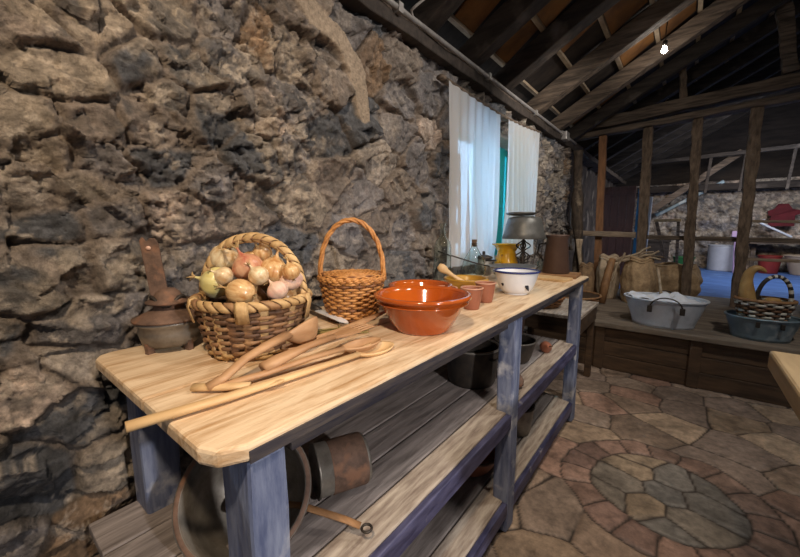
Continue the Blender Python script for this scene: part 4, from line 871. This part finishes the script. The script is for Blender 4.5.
# gourd basket
random.seed(9); GB = (.475,3.50,.535)
t = thing('strip_basket', 'black and cream strip basket with striped handle sitting in the blue grey tub', 'basket', GB, .15)
Rg = lambda k: .118+.032*min(1, max(0, k)); 
b = MB(); b.weave(Rg, .004, .135, 8, 20, .009, .010, .005, (0,1,2,1,0), sy=.78); b.obj('weave', [M['strip_d'], M['paint_w'], M['strip_m']], t)
b = MB(); b.lathe([(0,.003),(.115,.003),(.150,.128),(.144,.128),(.11,.008),(0,.008)], 30, sy=.78); b.obj('lining', M['inside'], t)
b = MB(); b.tube([(.152*math.cos(a),.119*math.sin(a),.14) for a in np.linspace(0,2*PI,61)[:-1]], .011, 8, closed=True); b.obj('rim', M['strip_m'], t)
HP = [(x+.045,y,z) for x,y,z in hoop(.090, .18, .125, .1, 0, 40)]
b = MB(); b.tube(HP, .013, 10, up=None)
for i in range(40):
    for j in range(10): b.mi[i*10+j] = 1 if i % 4 < 2 and i < 26 else 0
b.obj('handle', [M['iron'], M['paint_w']], t)
b = MB(); pts = [(-.085,-.01,.03),(-.085,-.015,.10),(-.095,-.01,.18),(-.105,0,.26),(-.095,0,.33),(-.06,.0,.36),(-.03,.0,.35),(-.01,0,.33)]
sp = []; rd = [.048,.052,.045,.034,.028,.022,.015,.007]; pp = []; rr = []
for i in range(len(pts)-1):
    for k in range(4):
        q = k/4; pp.append(Vector(pts[i]).lerp(Vector(pts[i+1]), q)); rr.append(rd[i]*(1-q)+rd[i+1]*q)
pp.append(Vector(pts[-1])); rr.append(rd[-1]*.6)
for _ in range(3): pp = [pp[0]]+[(pp[i-1]+pp[i]*2+pp[i+1])/4 for i in range(1, len(pp)-1)]+[pp[-1]]
b.tube(pp, rr, 18, up=None); o = b.obj('crookneck_gourd', M['gourd']); o.location = GB; tag(o, 'golden crookneck gourd rising from the striped basket', 'gourd')
b = MB(); b.lathe([(0,-.04),(.03,-.036),(.048,-.01),(.048,.012),(.03,.036),(0,.04)], 24, rfun=lambda a, z_: 1+.06*math.sin(7*a)); o = b.obj('round_gourd', M['gourd']); o.location = (GB[0]+.04,GB[1]-.01,GB[2]+.12); tag(o, 'small round gourd low in the striped basket', 'gourd')
# ------------------------------------------------------------------ sacks and sticks
def sack(lab, loc, w_, d_, h_, m, seed, fold=.2):
    random.seed(seed); t = thing('burlap_sack', lab, 'sack', loc, random.uniform(-.3,.3)); ph = [random.uniform(0,6.3) for _ in range(6)]; pr = []
    b = MB(); vs = []; fs = []; n, m_ = 60, 30
    for j in range(m_+1):
        k = j/m_; base = (.86+.30*math.sin(k*PI*.85)-.22*k**3)
        for i in range(n):
            a = 2*PI*i/n
            r = base*(1+.05*math.sin(3*a+ph[0]+k*2)+.035*math.sin(7*a+ph[1]+k*4)+.03*math.sin(k*17+ph[2]+2*math.sin(a*2))+.02*math.sin(13*a+k*6+ph[3]))
            vs.append((r*w_/2*math.cos(a), r*d_/2*math.sin(a), h_*k+ .03*h_*math.sin(4*a+ph[4])*k))
    for j in range(m_):
        for i in range(n): fs.append((j*n+i, j*n+(i+1)%n, (j+1)*n+(i+1)%n, (j+1)*n+i))
    fs.append(tuple(reversed(range(n)))); b.add(vs, fs); b.obj('body', m, t)
    b = MB(); top = vs[-n:]; b.tube([(x,y,z) for x,y,z in top], h_*.035, 8, closed=True); b.tube([(x*1.05,y*1.05,z-h_*.05) for x,y,z in top], h_*.03, 8, closed=True); b.obj('rolled_collar', m, t)
    b = MB(); b.lathe([(0,h_*.93),(w_*.30,h_*.90),(w_*.36,h_*.82),(0,h_*.82)], 30, sy=d_/w_, rfun=lambda a, z_: 1+.04*math.sin(5*a)); b.obj('contents', M['branch'], t)
sack('pale sackcloth bag standing just right of the orange brown post', (-.635,4.50,.40), .20, .24, .46, M['sack_p'], 1)
sack('tan open burlap sack with sticks resting on it behind the zinc tub', (-.345,4.40,.40), .27, .27, .46, M['sack'], 2)
sack('squat tan burlap sack behind the right side of the zinc tub', (-.08,5.0,.40), .50, .40, .36, M['sack'], 3)
sack('brown burlap sack slumped left of the orange brown post', (-.80,4.24,.40), .14, .16, .38, M['sack_d'], 4)
random.seed(21)
for i, lab in enumerate(('pale branch lying steepest across the burlap sacks', 'pale branch lying lowest across the burlap sacks', 'forked pale branch on top of the tan open sack', 'short thick pale branch near the knotted post', 'thin pale branch crossing the top of the others', 'dark bent stick at the left of the branch pile')):
    a = (-.66+.05*i, 4.25+.02*i, .80+.015*i); c = (-.28+.03*i, 4.36, .95-.02*i+.02*(i % 2)*2); b = MB(); P0 = Vector(a); Q = Vector(c)
    if i == 0: P0 = Vector((-.62,4.22,.42)); Q = Vector((-.47,4.28,.93))
    b.tube([P0.lerp(Q, k)+Vector((random.uniform(-.012,.012),0,random.uniform(-.015,.015))) for k in np.linspace(0,1,8)], [.017-.008*k for k in np.linspace(0,1,8)], 8, up=None)
    if i == 2: m_ = P0.lerp(Q,.6); b.tube([m_, m_+Vector((.05,0,.05)), m_+Vector((.13,0,.06))], [.011,.009,.005], 8, up=None)
    tag(b.obj('branch', M['branch'] if i < 5 else M['wood_post']), lab, 'branch', 'branches piled on the sacks')
b = MB(); b.tube([(-.615,4.12,.405),(-.60,4.16,.6),(-.575,4.2,.78),(-.56,4.22,.86)], [.035,.04,.036,.03], 12, up=None)
tag(b.obj('bark_log', M['tray']), 'reddish bark log leaning on the burlap sacks', 'log')
# purple brown panel, blue strip
t = thing('board_panel', 'purple brown panel of upright boards standing behind the divider', 'panel', (-.80,6.2,.40))
for i in range(4):
    b = MB(); b.box((-.20+i*.1,0,0),(-.104+i*.1,.03,1.37)); b.obj('board', M['panel'], t, bevel=.003)
for z in (.72, 1.25):
    b = MB(); b.box((-.19,-.025,z),(.18,-.002,z+.06)); b.obj('cross_board', M['panel'], t)
b = MB(); b.box((-.575,6.15,.40),(-.525,6.2,1.72)); tag(b.obj('blue_plank', M['blue_paint'], bevel=.004), 'narrow bright blue upright plank beside the purple brown panel', 'plank')
b = MB(); b.beam((-.46,6.4,.40),(-.44,6.4,1.62),.06,.04,up=(0,1,0)); tag(b.obj('pale_plank', M['white_plastic'], bevel=.004), 'narrow pale plank leaning right of the bright blue one', 'plank')
# stool-like trestle
t = thing('trestle', 'small wooden trestle with slanting legs in the far room', 'trestle', (-.22,6.6,.40))
b = MB(); b.box((-.16,-.1,.86),(.16,.12,.90)); b.obj('top', M['bench'], t, bevel=.004)
for x0, x1 in ((-.13,.10),(.13,.02)):
    for y in (-.07,.09):
        b = MB(); b.beam((x0,y,.86),(x1 if x0 < 0 else x0+.04,y,0),.035,.03,up=(0,1,0)); b.obj('leg', M['wood_beam'], t)
# ------------------------------------------------------------------ far room things
def can(name, lab, cat, x, y, r0, r1, h_, m, n=32): return bowl(name, lab, cat, (x,y,.40), r0, r1, h_, .012, m, None, n, None, .01, 1)
can('white_bin', 'tall white plastic bin against the far stone wall', 'bin', .57, 8.75, .20, .22, .46, M['white_plastic'])
b = MB(); b.beam((.735,8.4,.40),(.70,8.4,1.08),.075,.05,up=(0,1,0),n=4); b.beam((.70,8.4,1.02),(.698,8.4,1.12),.14,.06,up=(0,1,0)); tag(b.obj('lilac_post', M['pink'], bevel=.01), 'lilac painted post with a wider head in the far room', 'post')
can('red_bucket', 'red plastic bucket by the far stone wall', 'bucket', 1.17, 8.7, .12, .15, .30, M['red'])
can('cream_basin', 'cream basin stack right of the red bucket', 'basin', 1.58, 8.7, .15, .25, .32, M['cream'])
can('cream_basin', 'low pale basin at the right edge of the photo in the far room', 'basin', 2.05, 8.35, .15, .25, .22, M['white_plastic'])
can('green_tub', 'dark green tub on the floor left of the white bin', 'tub', .02, 8.75, .13, .17, .22, M['green'])
t = thing('hanging_apron', 'dark red garment hanging on the far stone wall', 'garment', (1.28,8.92,1.20))
b = MB(); pl = [(-.17,0),(.15,0),(.14,.18),(.20,.20),(.19,.27),(.10,.29),(.05,.38),(-.07,.38),(-.11,.30),(-.19,.26),(-.18,.19),(-.14,.17)]; n = len(pl)
b.add([(x,-.03+.015*math.sin(x*40),z) for x,z in pl]+[(x,.03,z) for x,z in pl], [tuple(range(n)), tuple(reversed(range(n,2*n)))]+[(i,i+n,(i+1)%n+n,(i+1)%n) for i in range(n)], 0, False); b.obj('cloth', M['red_cloth'], t)
t = thing('work_counter', 'dark low counter along the far stone wall', 'counter', (1.35,8.85,.40))
b = MB(); b.box((-.45,-.15,.50),(1.6,.12,.55)); b.obj('top', M['wood_beam'], t)
for x in (-.4,.5,1.5):
    b = MB(); b.box((x,.04,0),(x+.06,.1,.5)); b.obj('leg', M['wood_beam'], t)
b = MB(); b.beam((-.20,0,0),(.20,0,-.24),.03,.14,up=(0,1,0)); b.beam((-.20,0,0),(-.14,0,.04),.05,.12,up=(0,1,0)); o = b.obj('metal_chute', M['zinc'], None, bevel=.005); o.location = (1.2,8.8,1.26); tag(o, 'slanting grey metal chute on the far counter', 'chute')
b = MB(); b.box((-.5,-.12,0),(.5,.12,.5)); b.box((-.52,-.14,.5),(.52,.14,.54)); o = b.obj('dark_chest', M['wood_dark'], None, bevel=.01); o.location = (-.72,8.7,.40); tag(o, 'dark wooden chest against the far stone wall behind the trestle', 'chest')
# far roof timbers
timber('far_beam', 'dark horizontal beam along the top of the far stone wall', 'beam', (-1.3,8.9,1.93), (5,8.9,1.86), .16, .12, M['wood_dark'], 10, up=(0,0,1))
timber('far_brace', 'long pale slanting brace lit by daylight in the far room', 'brace', (-1.20,8.3,.95), (.62,8.3,2.42), .10, .08, M['wood_beam'], 8, .004)
timber('far_brace', 'shorter brace coloured as if lit blue below the long pale one', 'brace', (-.50,8.98,1.42), (.48,8.98,2.02), .06, .05, M['zinc_blue'], 6, .003)  # blue light on this brace is put into its colour
for i, (x, lab) in enumerate(((.20,'thin upright strut in the far room nearest the slim post'), (.62,'thin upright strut in the far room behind the dark rough post'), (1.15,'thin upright strut in the far room right of the dark rough post'))):
    timber('far_strut', lab, 'strut', (x,8.0,1.75), (x+.03,8.0,2.35), .04, .04, M['wood_dark'], 3, .002)
timber('far_beam', 'thin dark beam above the far struts', 'beam', (-.6,8.0,2.33), (3,8.0,2.42), .06, .06, M['wood_dark'], 8, .004, up=(0,0,1))
# ------------------------------------------------------------------ tan bench corner at right
t = thing('side_table', 'tan wooden table whose corner enters at the right edge', 'table', (.183,1.20,0))
b = MB(); plank([(0,0),(1.1,0),(1.1,-.62),(0,-.62)], .835, .88, b); b.obj('top', M['bench'], t, bevel=.006)
for x, y in ((.16,-.12),(.98,-.12),(.16,-.56),(.98,-.56)):
    b = MB(); b.box((x,y,0),(x+.06,y+.06,.835)); b.obj('leg', M['bench'], t, bevel=.004)
